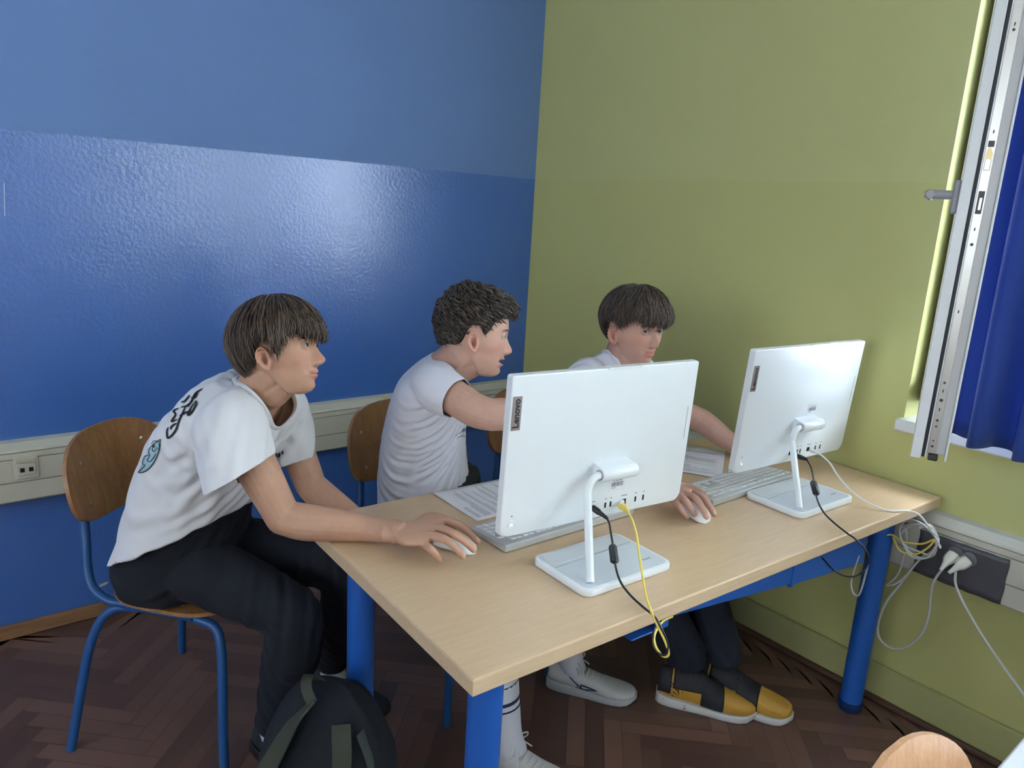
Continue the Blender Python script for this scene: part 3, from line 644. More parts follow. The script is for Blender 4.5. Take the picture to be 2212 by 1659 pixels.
# ------------------------------------------------------------------ mice
M_MOUSE = mat('white mouse', (.78, .79, .80), .25, spec=.5)
def mouse(label, nose, tail, group):
    nose = np.array(nose); tail = np.array(tail); d = nose-tail; rz = math.atan2(d[1], d[0]); c_ = (nose+tail)/2
    root = empty('computer_mouse', (c_[0], c_[1], .7502), rz); tag(root, label, 'mouse', group)
    L = .108; rings = []; NX = 22
    for i in range(NX+1):
        t = i/NX; x = -L/2+L*t
        w = .0285*(max(.0, 1-abs(2*t-1)**4.5))**.5*(1-.10*t)+.0015; h = (.016+.019*math.sin(math.pi*min(1, (t*.82+.14)))**1.0)*(max(.0, 1-abs(2*t-1)**6))**.5+.001
        if t > .85: h *= 1-.25*(t-.85)/.15
        ring = []
        for k in range(24):
            a = 2*math.pi*k/24; cz, sz = math.cos(a), math.sin(a)
            y = w*np.sign(cz)*abs(cz)**.75; z = h*(.36+.64*abs(sz)**.85) if sz > 0 else h*.36*(1-abs(sz)**.6*.95)
            if sz <= 0: y *= 1-.12*abs(sz)
            ring.append((x, y, z))
        rings.append(ring)
    b_ = MB().loft(rings).build('mouse_shell', M_MOUSE, root)
    MB().tube([(L*.18, 0, .0300), (L*.32, 0, .0262)], .0035, 10).build('scroll_wheel', M_GREYP, root)
    MB().tube([(L*.02, 0, .0352), (L*.20, 0, .0318), (L*.36, 0, .0252), (L*.46, 0, .018)], .0005, 6).build('button_seam', M_GREYP, root)
    return root
mouse('white mouse under the hand of the boy at the left end of the desk', atz(1038, 1192, .76), atz(930, 1160, .76), 'white mice')
mouse('white mouse between the two computers under a hand coming from behind the screen', atz(1535, 1132, .76), atz(1470, 1082, .76), 'white mice')

# ------------------------------------------------------------------ papers
M_PAPER = mat('white paper', (.80, .80, .82), .7)
def paper(label, corner, rz, lift, lines):
    root = empty('paper_sheet', (corner[0], corner[1], .7502+lift), rz); tag(root, label, 'paper')
    mb = MB(); rows = [[(x, y, .0006+.0012*math.sin(x*14)*math.sin(y*9)+.0012) for x in np.linspace(-.105, .105, 12)] for y in np.linspace(-.1485, .1485, 16)]
    mb.loft(rows, closed=False); mb.build('sheet', M_PAPER, root, solid=.0003)
    r = random.Random(lines); pr = MB(); y = .13
    while y > -.13:
        if r.random() < .16: y -= .012; continue
        ln = r.choice((.17, .165, .15, .09, .06)); x = -.088
        while x < -.088+ln:
            w = r.uniform(.004, .013); z = lambda X: .0006+.0012*math.sin(X*14)*math.sin(y*9)+.0012+.0005
            pr.add([(x, y, z(x)), (x+w, y, z(x+w)), (x+w, y+.0018, z(x+w)), (x, y+.0018, z(x))], [(0, 1, 2, 3)]); x += w+.002
        y -= .0052
    pr.build('print', M_PRINTG, root, smooth=False)
    return root
A = dw(1.178, .638, 0); paper('printed sheet at the far edge of the desk beside the left end keyboard', A, DTH+math.pi/2+.02, 0, 3)
A = dw(.43, .60, 0); paper('printed sheets lying behind the keyboard of the computer by the green wall', A, DTH-.95, 0.001, 8)
A = dw(1.34, .545, 0)

# ------------------------------------------------------------------ chairs
M_PLY = wood('brown chair ply', (.26, .118, .045), (.38, .185, .072), scale=(9, 9, 1.4), rough=.26, coat=.3)
M_PLYE = mat('ply edge', (.24, .13, .06), .5)
M_PLY2 = wood('pale chair ply', (.50, .26, .13), (.66, .38, .20), scale=(12, 12, 1.2), rough=.3, coat=.3)
def ply(mb_name, outline, surf, th, m_, root, screws=()):
    n = len(outline); cx = sum(p[0] for p in outline)/n; cy = sum(p[1] for p in outline)/n; K = 9
    def sheet(off):
        return [[tuple(np.array(surf(cx+(p[0]-cx)*t, cy+(p[1]-cy)*t))+np.array(off_n(p, t))*off) for p in outline] for t in np.linspace(1, .03, K)]
    def off_n(p, t):
        x, y = cx+(p[0]-cx)*t, cy+(p[1]-cy)*t; e = 1e-3
        a = np.array(surf(x+e, y))-np.array(surf(x-e, y)); b_ = np.array(surf(x, y+e))-np.array(surf(x, y-e)); c_ = np.cross(a, b_); return c_/np.linalg.norm(c_)
    top = sheet(th/2); bot = sheet(-th/2); mb = MB()
    inset = .0015
    mb.loft(top[::-1]+[[tuple(np.array(q)) for q in top[0]]]+bot, caps=True)
    o = mb.build(mb_name, m_, root)
    for sx_, sy_ in screws:
        nr = off_n((sx_, sy_), 1) if False else None
        e = 1e-3; a = np.array(surf(sx_+e, sy_))-np.array(surf(sx_-e, sy_)); b_ = np.array(surf(sx_, sy_+e))-np.array(surf(sx_, sy_-e)); nv = np.cross(a, b_); nv /= np.linalg.norm(nv)
        c_ = np.array(surf(sx_, sy_))
        for s_ in (1, -1):
            pts = [c_+nv*s_*(th/2-.001), c_+nv*s_*(th/2+.0012), c_+nv*s_*(th/2+.0022)]
            MB().tube(pts, [.0062, .0062, .003], 14).build('screw', mat('steel screw', (.6, .58, .52), .3, metal=.9), o)
    return o
def superell(w, h, e, n=44, squash=0., bottom=1.):
    out = []
    for k in range(n):
        a = 2*math.pi*k/n; x = w/2*np.sign(math.cos(a))*abs(math.cos(a))**(2/e); y = h/2*np.sign(math.sin(a))*abs(math.sin(a))**(2/e)
        x *= 1-squash*(y/h+.5) ; out.append((x, y))
    return out
def chair(label, loc, heading, group, m_=None, backz=.745, m_t=None):
    """heading: world angle the sitter faces; local +x forward, +y sitter's left"""
    m_ = m_ or M_PLY; root = empty('school_chair', loc, heading); tag(root, label, 'chair', group)
    SZ = .44
    surf_s = lambda x, y: (x, y, SZ-.010*math.exp(-((x+.06)/.10)**2)*(1-(y/.2)**2)+.012*min(1, max(0, (-x-.12)/.08))**2-.03*max(0, (x-.15)/.06)**2*.4)
    seat_o = []
    for x, y in superell(.38, .39, 3.2): seat_o.append((x, y*(.93+.10*(x/.38+.5))))
    ply('seat', seat_o, surf_s, .011, m_, root, ((-.15, .125), (-.15, -.125), (.06, .15), (.06, -.15)))
    tilt = math.radians(12)
    def surf_b(u_, v_):          # u across, v up
        d = .045*(1-(u_/.2)**2); return (-.205-d*.9+.012-math.sin(tilt)*(v_)-.03, u_, backz+v_*math.cos(tilt))
    bo = superell(.385, .235, 3.0, squash=.0)
    bo = [(x*(1.0-.10*max(0, y/.235)), y-.012*(x/.19)**2*(1 if y > 0 else .2)) for x, y in bo]
    bo = [(x*1.06, y*1.06) for x, y in bo]
    ply('backrest', bo, surf_b, .010, m_, root, ((.12, .045), (-.12, .045), (.12, -.07), (-.12, -.07)))
    mt = m_t or M_BLUE2
    for s_ in (-1, 1):
        y = .155*s_
        pts = [(-.298, y*.66, backz+.06), (-.282, y*.67, backz-.03), (-.266, y*.70, backz-.12), (-.250, y*.80, .56), (-.238, y*.9, .50), (-.212, y*1.0, .452), (-.16, y*1.06, .428), (-.10, y*1.05, .424), (.02, y*1.04, .422), (.10, y*1.05, .422)]
        MB().tube(spline(pts, 6), .0125, 16).build('back_frame', mt, root)
        pts = [(.02, y*1.0, .420), (-.08, y*1.02, .416), (-.14, y*1.08, .405), (-.175, y*1.18, .365), (-.20, y*1.30, .28), (-.225, y*1.45, .12), (-.242, y*1.56, .0)]
        MB().tube(spline(pts, 6), .0125, 16).build('leg', mt, root)
        pts = [(.04, y*1.0, .418), (.12, y*1.02, .412), (.165, y*1.06, .40), (.185, y*1.14, .36), (.197, y*1.24, .28), (.21, y*1.4, .12), (.222, y*1.52, .0)]
        MB().tube(spline(pts, 6), .0125, 16).build('leg', mt, root)
    MB().tube([(-.10, -.155, .411), (-.10, .155, .411)], .0095, 12).build('cross_tube', mt, root)
    MB().tube([(.09, -.155, .411), (.09, .155, .411)], .0095, 12).build('cross_tube', mt, root)
    return root
# P0 (-2.173,-.684) near rear, (-1.747,-.413) far rear, (-1.878,-1.048) near front
h1 = math.atan2(-.364, .295)
chair('brown plywood chair with blue tube legs under the boy nearest the camera', (-1.815, -.742, 0), h1, 'school chairs with blue tube legs')
chair('brown plywood chair at the blue wall behind the boy leaning in the middle', (-1.10, -.93, 0), math.radians(-72), 'school chairs with blue tube legs', M_PLY)
chair('brown plywood chair in the corner under the boy hidden behind the screens', (-.60, -.98, 0), math.radians(-90), 'school chairs with blue tube legs', M_PLY)

M_BLUE3 = M_BLUE2
chair('pale plywood chair pushed to the white table at the lower right corner', (-1.402, -2.744, 0), math.radians(-87), 'school chairs with blue tube legs', M_PLY2, backz=.706)
# the white topped table at the lower right
T = empty('classroom_table', (-.62, -2.93, 0), 0); tag(T, 'white topped table cut off at the lower right corner of the photo', 'table')
MB().box((-.60, -.40, .722), (.50, .40, .75)).build('table_top', mat('white melamine', (.78, .80, .84), .35, bump=.25, bscale=220), T, bevel=.004)
for sx in (-.5, .42):
    for sy in (-.32, .32): MB().tube([(sx, sy, .722), (sx, sy, 0)], .03, 20).build('leg', M_BLUE, T)
# ------------------------------------------------------------------ people: helpers
def cd(x, y, z):                       # direction from right, up and into-the-room components of the view
    v_ = x*RC[0]+y*RC[1]+z*RC[2]; return v_/np.linalg.norm(v_)
def skin_mat(name, c, lip, blush):
    m = bpy.data.materials.new(name); m.use_nodes = True; nt = m.node_tree; n = nt.nodes; l = nt.links; b = n['Principled BSDF']
    prev = None
    tx = n.new('ShaderNodeTexNoise'); tx.inputs['Scale'].default_value = 35; tx.inputs['Detail'].default_value = 6
    mx = n.new('ShaderNodeMix'); mx.data_type = 'RGBA'; mx.inputs[6].default_value = (*[q*.90 for q in c], 1); mx.inputs[7].default_value = (*[q*1.08 for q in c], 1); l.new(tx.outputs['Fac'], mx.inputs[0]); prev = mx.outputs[2]
    for at_n, col in (('blush', blush), ('lip', lip), ('dark', (.05, .022, .015)), ('nail', tuple(min(1, q*1.25+.05) for q in c))):
        a = n.new('ShaderNodeAttribute'); a.attribute_name = at_n; mx = n.new('ShaderNodeMix'); mx.data_type = 'RGBA'
        l.new(a.outputs['Fac'], mx.inputs[0]); l.new(prev, mx.inputs[6]); mx.inputs[7].default_value = (*col, 1); prev = mx.outputs[2]
    l.new(prev, b.inputs['Base Color']); b.inputs['Roughness'].default_value = .52; b.inputs['Specular IOR Level'].default_value = .35
    b.inputs['Subsurface Weight'].default_value = .12; b.inputs['Subsurface Radius'].default_value = (.010, .004, .002); b.inputs['Subsurface Scale'].default_value = .6
    bp = n.new('ShaderNodeBump'); bp.inputs['Strength'].default_value = .12; bp.inputs['Distance'].default_value = .001
    t2 = n.new('ShaderNodeTexNoise'); t2.inputs['Scale'].default_value = 500; l.new(t2.outputs['Fac'], bp.inputs['Height']); l.new(bp.outputs[0], b.inputs['Normal'])
    return m
HT = np.array([  # z, y front, y back, half width, exponent
 (.1125, -.004, -.016, .006, 2), (.109, .026, -.050, .030, 2), (.099, .053, -.074, .050, 2.05), (.081, .074, -.090, .0645, 2.1), (.056, .087, -.099, .0730, 2.15),
 (.032, .0915, -.101, .0760, 2.2), (.016, .0910, -.101, .0765, 2.25), (.000, .0850, -.099, .0755, 2.25), (-.020, .0850, -.093, .0735, 2.2), (-.040, .0845, -.080, .0685, 2.15),
 (-.055, .0830, -.052, .0595, 2.05), (-.070, .0815, -.022, .0515, 2.0), (-.085, .0795, .004, .0420, 2.0), (-.098, .0765, .022, .0330, 2), (-.108, .0690, .032, .0230, 2), (-.113, .056, .038, .010, 2)])
def head_row(z):
    k = [np.interp(-z, -HT[:, 0], HT[:, i]) for i in range(1, 5)]
    return k
EYE = (.0310, .0715, .0)
def head_mesh(o_up=.0048, o_lo=.0034, mouth=0., smile=0., nose=1.):
    NZ, NP = 190, 220; zs = []
    for i in range(NZ+1): zs.append(-.0005 + .1128*math.cos(math.pi*i/NZ))
    rows = []
    tab = np.array([np.mean([head_row(z+e) for e in (-.006, -.003, 0, .003, .006)], axis=0) if -.104 < z < .104 else head_row(z) for z in zs])
    g = lambda x, c_, s_: np.exp(-((x-c_)/s_)**2)
    rings = []
    for i, z in enumerate(zs):
        yf, yb, w, e = tab[i]; phi = np.linspace(0, 2*np.pi, NP, endpoint=False); c_, s_ = np.cos(phi), np.sin(phi)
        cy = (yf+yb)/2*.25; x = w*np.sign(s_)*np.abs(s_)**(2/e)
        y = np.where(c_ > 0, cy+(yf-cy)*np.abs(c_)**(2/e), cy-(cy-yb)*np.abs(c_)**(2/2.1))
        fr = np.clip(c_*2.2, 0, 1); fr = fr*fr*(3-2*fr); ax = np.abs(x); d = np.zeros_like(x)
        hN = np.interp(z, [-.056, -.050, -.0455, -.040, -.035, -.028, -.016, -.002, .010, .020], [0, .004, .019, .0275, .0300, .0262, .0165, .0085, .0035, 0])*nose
        sN = np.interp(z, [-.05, -.038, -.020, .0, .012], [.0115, .0105, .0078, .0062, .0080])
        d += hN*np.exp(-(ax/sN)**2.2)
        d += .0105*g(z, -.0415, .0062)*g(ax, .0125, .0055)*nose
        d += -.0080*g(ax, .031, .0165)*g(z, .0, .0115) - .0055*g(ax, .0155, .0065)*g(z, .003, .010)
        d += .0040*g(ax, .028, .020)*g(z, .0195, .0075)
        d += (.0030+.003*smile)*g(ax, .043, .016)*g(z, -.028+.004*smile, .016)
        d += .0040*g(ax, 0, .024)*g(z, -.064, .017)
        zu, zl, zc = -.0610, -.0725-.006*mouth, -.0665-.002*mouth
        bow = .0012*g(ax, .006, .004)
        cz = zc + .10*np.clip(ax-.006, 0, .03)*(.5+smile)*.6
        d += (.0048+bow)*g(z, zu+cz-zc, .0042)*np.exp(-(ax/.0195)**3) + .0058*g(z, zl+cz-zc, .0046)*np.exp(-(ax/.0165)**3)
        d -= (.0042+.010*mouth)*np.exp(-((z-cz)/(.0018+.0035*mouth))**2)*np.exp(-(ax/(.0245-.004*mouth))**6)
        d -= .0020*g(ax, .0265, .004)*g(z, -.062+.003*smile, .006)*(1+smile)
        d -= .0015*smile*g(ax, .030, .004)*g(z, -.052, .014)
        d += .0050*g(ax, 0, .017)*g(z, -.098, .0115) - .0032*g(ax, 0, .016)*g(z, -.0835-.003*mouth, .0055)
        d -= .0012*g(ax, 0, .0030)*g(z, -.054, .004)
        y = y + d*fr
        # eyelids around the eyeball and the opening between them
        dx = ax-EYE[0]; r2 = dx*dx+(z-EYE[2])**2; R2 = .0139**2
        lid = EYE[1]+np.sqrt(np.clip(R2-r2, 0, None)); ins = (r2 < R2) & (c_ > 0)
        y = np.where(ins & (lid > y), lid, y)
        t = 1-(dx/.0142)**2; upz = o_up*np.clip(t, 0, 1)**.8+.0004; loz = -o_lo*np.clip(t, 0, 1)**.9
        op = ins & (z < upz) & (z > loz) & (t > 0)
        y = np.where(op, y-.0085, y)
        crease = ins & (np.abs(z-(upz+.0030)) < .0011)
        y = np.where(crease, y-.0009, y)
        # temples and cheeks: hollow slightly
        x = x - np.sign(x)*(.0035*g(z, .020, .02)*g(y, .060, .022) + .0040*g(z, -.052, .016)*g(y, .035, .028))
        rings.append(np.stack([x, y, np.full_like(x, z)], 1))
    return rings
def ear_mesh(side):
    NR, NT = 22, 48; rings = []
    def hgt(r, t):                                # r 0..1, t angle from up towards the back
        g = lambda a, b_, s_: math.exp(-((a-b_)/s_)**2)
        lobe = max(0, -math.cos(t))**3
        rim = .0105*g(r, .90, .10)*(1-.55*lobe)
        front = max(0, -math.sin(t))              # towards the face
        rim *= 1-.65*front*(1 if math.cos(t) < .5 else .4)
        anti = .0065*g(r, .56, .10)*max(0, math.sin(t)*.8+.35)
        trag = .0085*g(r, .62, .16)*max(0, -math.sin(t)*1.0-.35*abs(math.cos(t)))
        lb = .0060*lobe*g(r, .72, .30)
        return .0010+rim*1.25+anti*1.3+trag*1.2+lb - .0060*g(r, .18, .26)
    def pt(r, t, h):
        a = .0165 if math.sin(t) > 0 else .0145; b_ = .0290 if math.cos(t) > 0 else .0275
        nar = 1-.28*max(0, -math.cos(t))
        yb = -r*a*math.sin(t)*nar; z = r*b_*math.cos(t); yb -= z*.16         # leans back at the top
        out = h + .0060 + max(0, -yb)*.50                                   # rear edge stands off the skull
        return (side*(.0712+out), -.003+yb, -.028+z)
    for k in range(NR+1):
        r = 1-k/NR if k < NR else .012
        rings.append([pt(r, 2*math.pi*j/NT, hgt(r, 2*math.pi*j/NT)) for j in range(NT)])
    under = [[(side*.066, p[1]*.6-.003, p[2]*.75-.005) for p in rings[0]], [(p[0]-side*.0055, p[1], p[2]) for p in rings[0]]]
    return under+rings
def limb(mb, pts, rad, n=16, k=5, flat=None):
    """smooth tapered limb with rounded ends; flat = (axis, factor)"""
    P_ = spline(pts, k); R_ = [float(q[0]) for q in spline([(r, 0, 0) for r in rad], k)]
    d0 = P_[0]-P_[1]; d0 = d0/np.linalg.norm(d0); d1 = P_[-1]-P_[-2]; d1 = d1/np.linalg.norm(d1)
    P_ = [P_[0]+d0*R_[0]*a for a in (.98, .85, .5)]+P_+[P_[-1]+d1*R_[-1]*a for a in (.5, .85, .98)]
    R_ = [R_[0]*a for a in (.2, .53, .866)]+R_+[R_[-1]*a for a in (.866, .53, .2)]
    b_ = MB().tube(P_, R_, n)
    if flat is not None:
        ax, f_ = np.array(flat[0], float), flat[1]; ax /= np.linalg.norm(ax)
        vs = []; i = 0
        for c_ in P_:
            for _ in range(n):
                v_ = np.array(b_.v[i]); dlt = v_-c_; dlt = dlt - ax*(dlt @ ax)*(1-f_); vs.append(tuple(c_+dlt)); i += 1
        b_.v = vs
    mb.add(b_.v, b_.f)
def eloft(mb, rings, n=40, e=2.2):
    """rings: (centre, vector a, vector b[, exponent])"""
    out = []
    for r in rings:
        c_, a, b_ = [np.array(q, float) for q in r[:3]]; ee = r[3] if len(r) > 3 else e; ring = []
        for k in range(n):
            t = 2*math.pi*k/n; ct, st = math.cos(t), math.sin(t)
            ring.append(c_+a*np.sign(ct)*abs(ct)**(2/ee)+b_*np.sign(st)*abs(st)**(2/ee))
        out.append(ring)
    # smooth interpolation between rings
    M = []
    arr = [np.array(r).reshape(-1) for r in out]
    P_ = [2*arr[0]-arr[1]]+arr+[2*arr[-1]-arr[-2]]
    for i in range(1, len(P_)-2):
        for k in range(5):
            t = k/5; a, b_, c_, d = P_[i-1:i+3]
            M.append(.5*((2*b_)+(-a+c_)*t+(2*a-5*b_+4*c_-d)*t*t+(-a+3*b_-3*c_+d)*t**3))
    M.append(arr[-1])
    mb.loft([m_.reshape(-1, 3) for m_ in M])
def remesh(mb, vox, smooth=2, factor=.5):
    o = mb.build('tmp', [], None) if False else None
    me = bpy.data.meshes.new('t'); me.from_pydata(mb.v, [], mb.f)
    bm = bmesh.new(); bm.from_mesh(me)
    bmesh.ops.triangulate(bm, faces=[f for f in bm.faces if len(f.verts) > 4])
    bmesh.ops.recalc_face_normals(bm, faces=bm.faces); bm.to_mesh(me); bm.free()
    o = bpy.data.objects.new('t', me); COL.objects.link(o)
    md = o.modifiers.new('r', 'REMESH'); md.mode = 'VOXEL'; md.voxel_size = vox
    if smooth: ms = o.modifiers.new('s', 'SMOOTH'); ms.iterations = smooth; ms.factor = factor
    r = evaluated(o); bpy.data.objects.remove(o); return r
def coords(me):
    a = np.empty(len(me.vertices)*3); me.vertices.foreach_get('co', a); return a.reshape(-1, 3)
def normals(me):
    a = np.empty(len(me.vertices)*3); me.vertices.foreach_get('normal', a); return a.reshape(-1, 3)
def setco(me, a): me.vertices.foreach_set('co', a.reshape(-1)); me.update()
def link(name, me, m_, parent, smooth=True):
    me.materials.clear()
    for q in (m_ if isinstance(m_, (list, tuple)) else [m_]): me.materials.append(q)
    if smooth: me.polygons.foreach_set('use_smooth', [True]*len(me.polygons))
    o = bpy.data.objects.new(name, me); COL.objects.link(o); o.parent = parent; return o
class Head:
    def __init__(s, org, fwd, up, scale):
        f_ = np.array(fwd, float); f_ /= np.linalg.norm(f_); u = np.array(up, float); u -= f_*(u @ f_); u /= np.linalg.norm(u)
        s.r = np.cross(f_, u); s.f = f_; s.u = u; s.o = np.array(org, float); s.s = scale
    def w(s, p): p = np.array(p, float)*s.s; return s.o + (p[..., 0:1]*s.r+p[..., 1:2]*s.f+p[..., 2:3]*s.u if p.ndim > 1 else p[0]*s.r+p[1]*s.f+p[2]*s.u)
    def l(s, P_): d = (P_-s.o)/s.s; return np.stack([d@s.r, d@s.f, d@s.u], 1)
    def mat(s):
        return Matrix([[s.r[i]*s.s, s.f[i]*s.s, s.u[i]*s.s, s.o[i]] for i in range(3)]+[[0, 0, 0, 1]])
def hand(mb, wrist, knuck, fingers, thumb, fr=(.0098, .0100, .0094, .0084), th=.0135, up=(0, 0, 1)):
    """knuck: four knuckles index..little; fingers: for each [pip, dip, tip]; thumb: [base, mcp, ip, tip]"""
    wrist = np.array(wrist); K = [np.array(k) for k in knuck]; mid = sum(K)/4; wv = (K[0]-K[3])/2; up = np.array(up, float)
    wn = wv/np.linalg.norm(wv); ax = mid-wrist; ax /= np.linalg.norm(ax); nrm = np.cross(ax, wn); nrm /= np.linalg.norm(nrm)
    if nrm @ up < 0: nrm = -nrm
    wl = np.linalg.norm(wv)
    eloft(mb, [(wrist-ax*.03, wn*.026, nrm*.0205), (wrist, wn*.027, nrm*.0185), (wrist+(mid-wrist)*.30, wn*(.6*wl+.016), nrm*(th+.004)), (wrist+(mid-wrist)*.62, wn*(wl*.92+.011), nrm*(th+.001)), (wrist+(mid-wrist)*.95, wn*(wl+.0085), nrm*th*.86), (mid+ax*.008, wn*(wl+.0065), nrm*th*.55)], n=32, e=2.3)
    for i, (k, ch) in enumerate(zip(K, fingers)):
        r = fr[i]; base = k*.62+(wrist+(mid-wrist)*.45+wn*((K[i]-mid) @ wn)*.7)*.38
        limb(mb, [base-nrm*.002, k-nrm*.001]+[np.array(q) for q in ch], [r*.9, r*1.12, r*1.02, r*.90, r*.80], n=14, k=6)
    T_ = [np.array(q) for q in thumb]
    limb(mb, T_, [.0135, .0130, .0112, .0098, .0085][:len(T_)], n=14, k=6)
def build_body(name, parent, mb, hd, m_skin, vox=.0021, mouth=0., headargs={}, nails=()):
    hm = head_mesh(mouth=mouth, **headargs)
    mb.loft([hd.w(r) for r in hm])
    for s_ in (-1, 1): mb.loft([hd.w(np.array(r)) for r in ear_mesh(s_)])
    me = remesh(mb, vox, 2, .45)
    co = coords(me); L = hd.l(co); nh = (np.abs(L[:, 0]) < .1) & (np.abs(L[:, 1]) < .14) & (L[:, 2] > -.13) & (L[:, 2] < .12)
    g = lambda a, b_, s_: np.exp(-((a-b_)/s_)**2)
    ax = np.abs(L[:, 0]); z = L[:, 2]; y = L[:, 1]
    cz = -.0665-.002*mouth + .10*np.clip(ax-.006, 0, .03)*.5
    lipu = np.clip(1-np.abs(z-(cz+.0045))/.0058, 0, 1); lipl = np.clip(1-np.abs(z-(cz-.0060-.006*mouth))/(.0068+.003*mouth), 0, 1)
    lip = np.clip(2.2*np.maximum(lipu, lipl), 0, 1)*np.clip((.0235-ax)/.005, 0, 1)*(y > .060)*nh
    concha = np.exp(-(((L[:, 1]+.004)/.0075)**2+((z+.031)/.012)**2))*(ax > .070)*(ax < .0825)
    bl = (.8*g(ax, .045, .018)*g(z, -.030, .018)*(y > .02) + .8*g(ax, 0, .014)*g(z, -.036, .012)*(y > .09) + .9*(ax > .078)*(np.abs(z+.028) < .05)*(y < .02))*nh
    dark = concha*.45*nh + (g(z, cz, .0011+.003*mouth)*np.clip((.0215-ax)/.004, 0, 1)*(y > .06)*(.55+.4*mouth) + .8*g(ax, .0075, .0030)*g(z, -.0505, .0022)*(y > .085))*nh  # shade of ear hollow, lip line and nostrils painted into the skin colour
    nl = np.zeros(len(co))
    for c_, r in nails: nl = np.maximum(nl, np.clip(1.6-np.linalg.norm(co-np.array(c_), axis=1)/r, 0, 1))
    for nm, v_ in (('lip', lip*.85), ('blush', np.clip(bl*.6, 0, .5)), ('dark', np.clip(dark, 0, 1)), ('nail', nl)):
        a = me.attributes.new(nm, 'FLOAT', 'POINT'); a.data.foreach_set('value', v_.astype(np.float32))
    body = link(name, me, m_skin, parent)
    # eyeballs
    return body
M_EYEW = None
def eye_mat(iris):
    m = bpy.data.materials.new('eye'); m.use_nodes = True; nt = m.node_tree; n = nt.nodes; l = nt.links; b = n['Principled BSDF']
    tc = n.new('ShaderNodeTexCoord'); sp = n.new('ShaderNodeSeparateXYZ'); l.new(tc.outputs['Object'], sp.inputs[0])
    cr = n.new('ShaderNodeValToRGB'); mr = n.new('ShaderNodeMapRange'); mr.inputs[1].default_value = .0103; mr.inputs[2].default_value = .0122
    l.new(sp.outputs[1], mr.inputs[0]); l.new(mr.outputs[0], cr.inputs[0]); e = cr.color_ramp.elements
    cr.color_ramp.interpolation = 'LINEAR'
    e[0].position = .15; e[0].color = (.40, .37, .36, 1); e[1].position = .25; e[1].color = (*[q*.5 for q in iris], 1)
    for p_, c_ in ((.55, iris), (.84, tuple(q*.8 for q in iris)), (.90, (.004, .004, .004)), (1, (.004, .004, .004))):
        q = e.new(p_); q.color = (*c_, 1)
    l.new(cr.outputs[0], b.inputs['Base Color']); b.inputs['Roughness'].default_value = .08; b.inputs['Coat Weight'].default_value = .6; return m
def eyes(parent, hd, look, iris):
    """look: direction in head space"""
    m_ = eye_mat(iris)
    for s_ in (-1, 1):
        rings = []
        for i in range(17):
            t = math.pi*i/16; rings.append([(.0122*math.sin(t)*math.cos(a), .0122*math.cos(t), .0122*math.sin(t)*math.sin(a)) for a in np.linspace(0, 2*math.pi, 24, endpoint=False)] if 0 < i < 16 else [(1e-5*math.cos(a), .0122*math.cos(t), 1e-5*math.sin(a)) for a in np.linspace(0, 2*math.pi, 24, endpoint=False)])
        o = MB().loft(rings).build('eye', m_, None)
        lk = np.array(look, float); lk /= np.linalg.norm(lk); f_ = lk[0]*hd.r+lk[1]*hd.f+lk[2]*hd.u; r = np.cross(f_, hd.u); r /= np.linalg.norm(r); u = np.cross(r, f_); c_ = hd.w((s_*EYE[0], EYE[1], EYE[2]))
        o.matrix_world = Matrix([[r[i]*hd.s, f_[i]*hd.s, u[i]*hd.s, c_[i]] for i in range(3)]+[[0, 0, 0, 1]])
        mw = o.matrix_world.copy(); o.parent = parent; o.matrix_parent_inverse = Matrix.Translation(-Vector(parent.location)); o.matrix_local = o.matrix_parent_inverse.inverted() @ Matrix.Translation(-Vector(parent.location)) @ mw if False else mw; o.matrix_basis = mw
def hair_mat(name, c1, c2):
    m = bpy.data.materials.new(name); m.use_nodes = True; nt = m.node_tree; n = nt.nodes; l = nt.links; b = n['Principled BSDF']
    a = n.new('ShaderNodeAttribute'); a.attribute_name = 'tone'; mx = n.new('ShaderNodeMix'); mx.data_type = 'RGBA'; mx.inputs[6].default_value = (*c1, 1); mx.inputs[7].default_value = (*c2, 1)
    l.new(a.outputs['Fac'], mx.inputs[0]); l.new(mx.outputs[2], b.inputs['Base Color']); b.inputs['Roughness'].default_value = .42; b.inputs['Specular IOR Level'].default_value = .45; b.inputs['Sheen Weight'].default_value = .1
    return m
HC = np.array([0, -.006, .018]); HA = np.array([.0785, .0985, .0975])
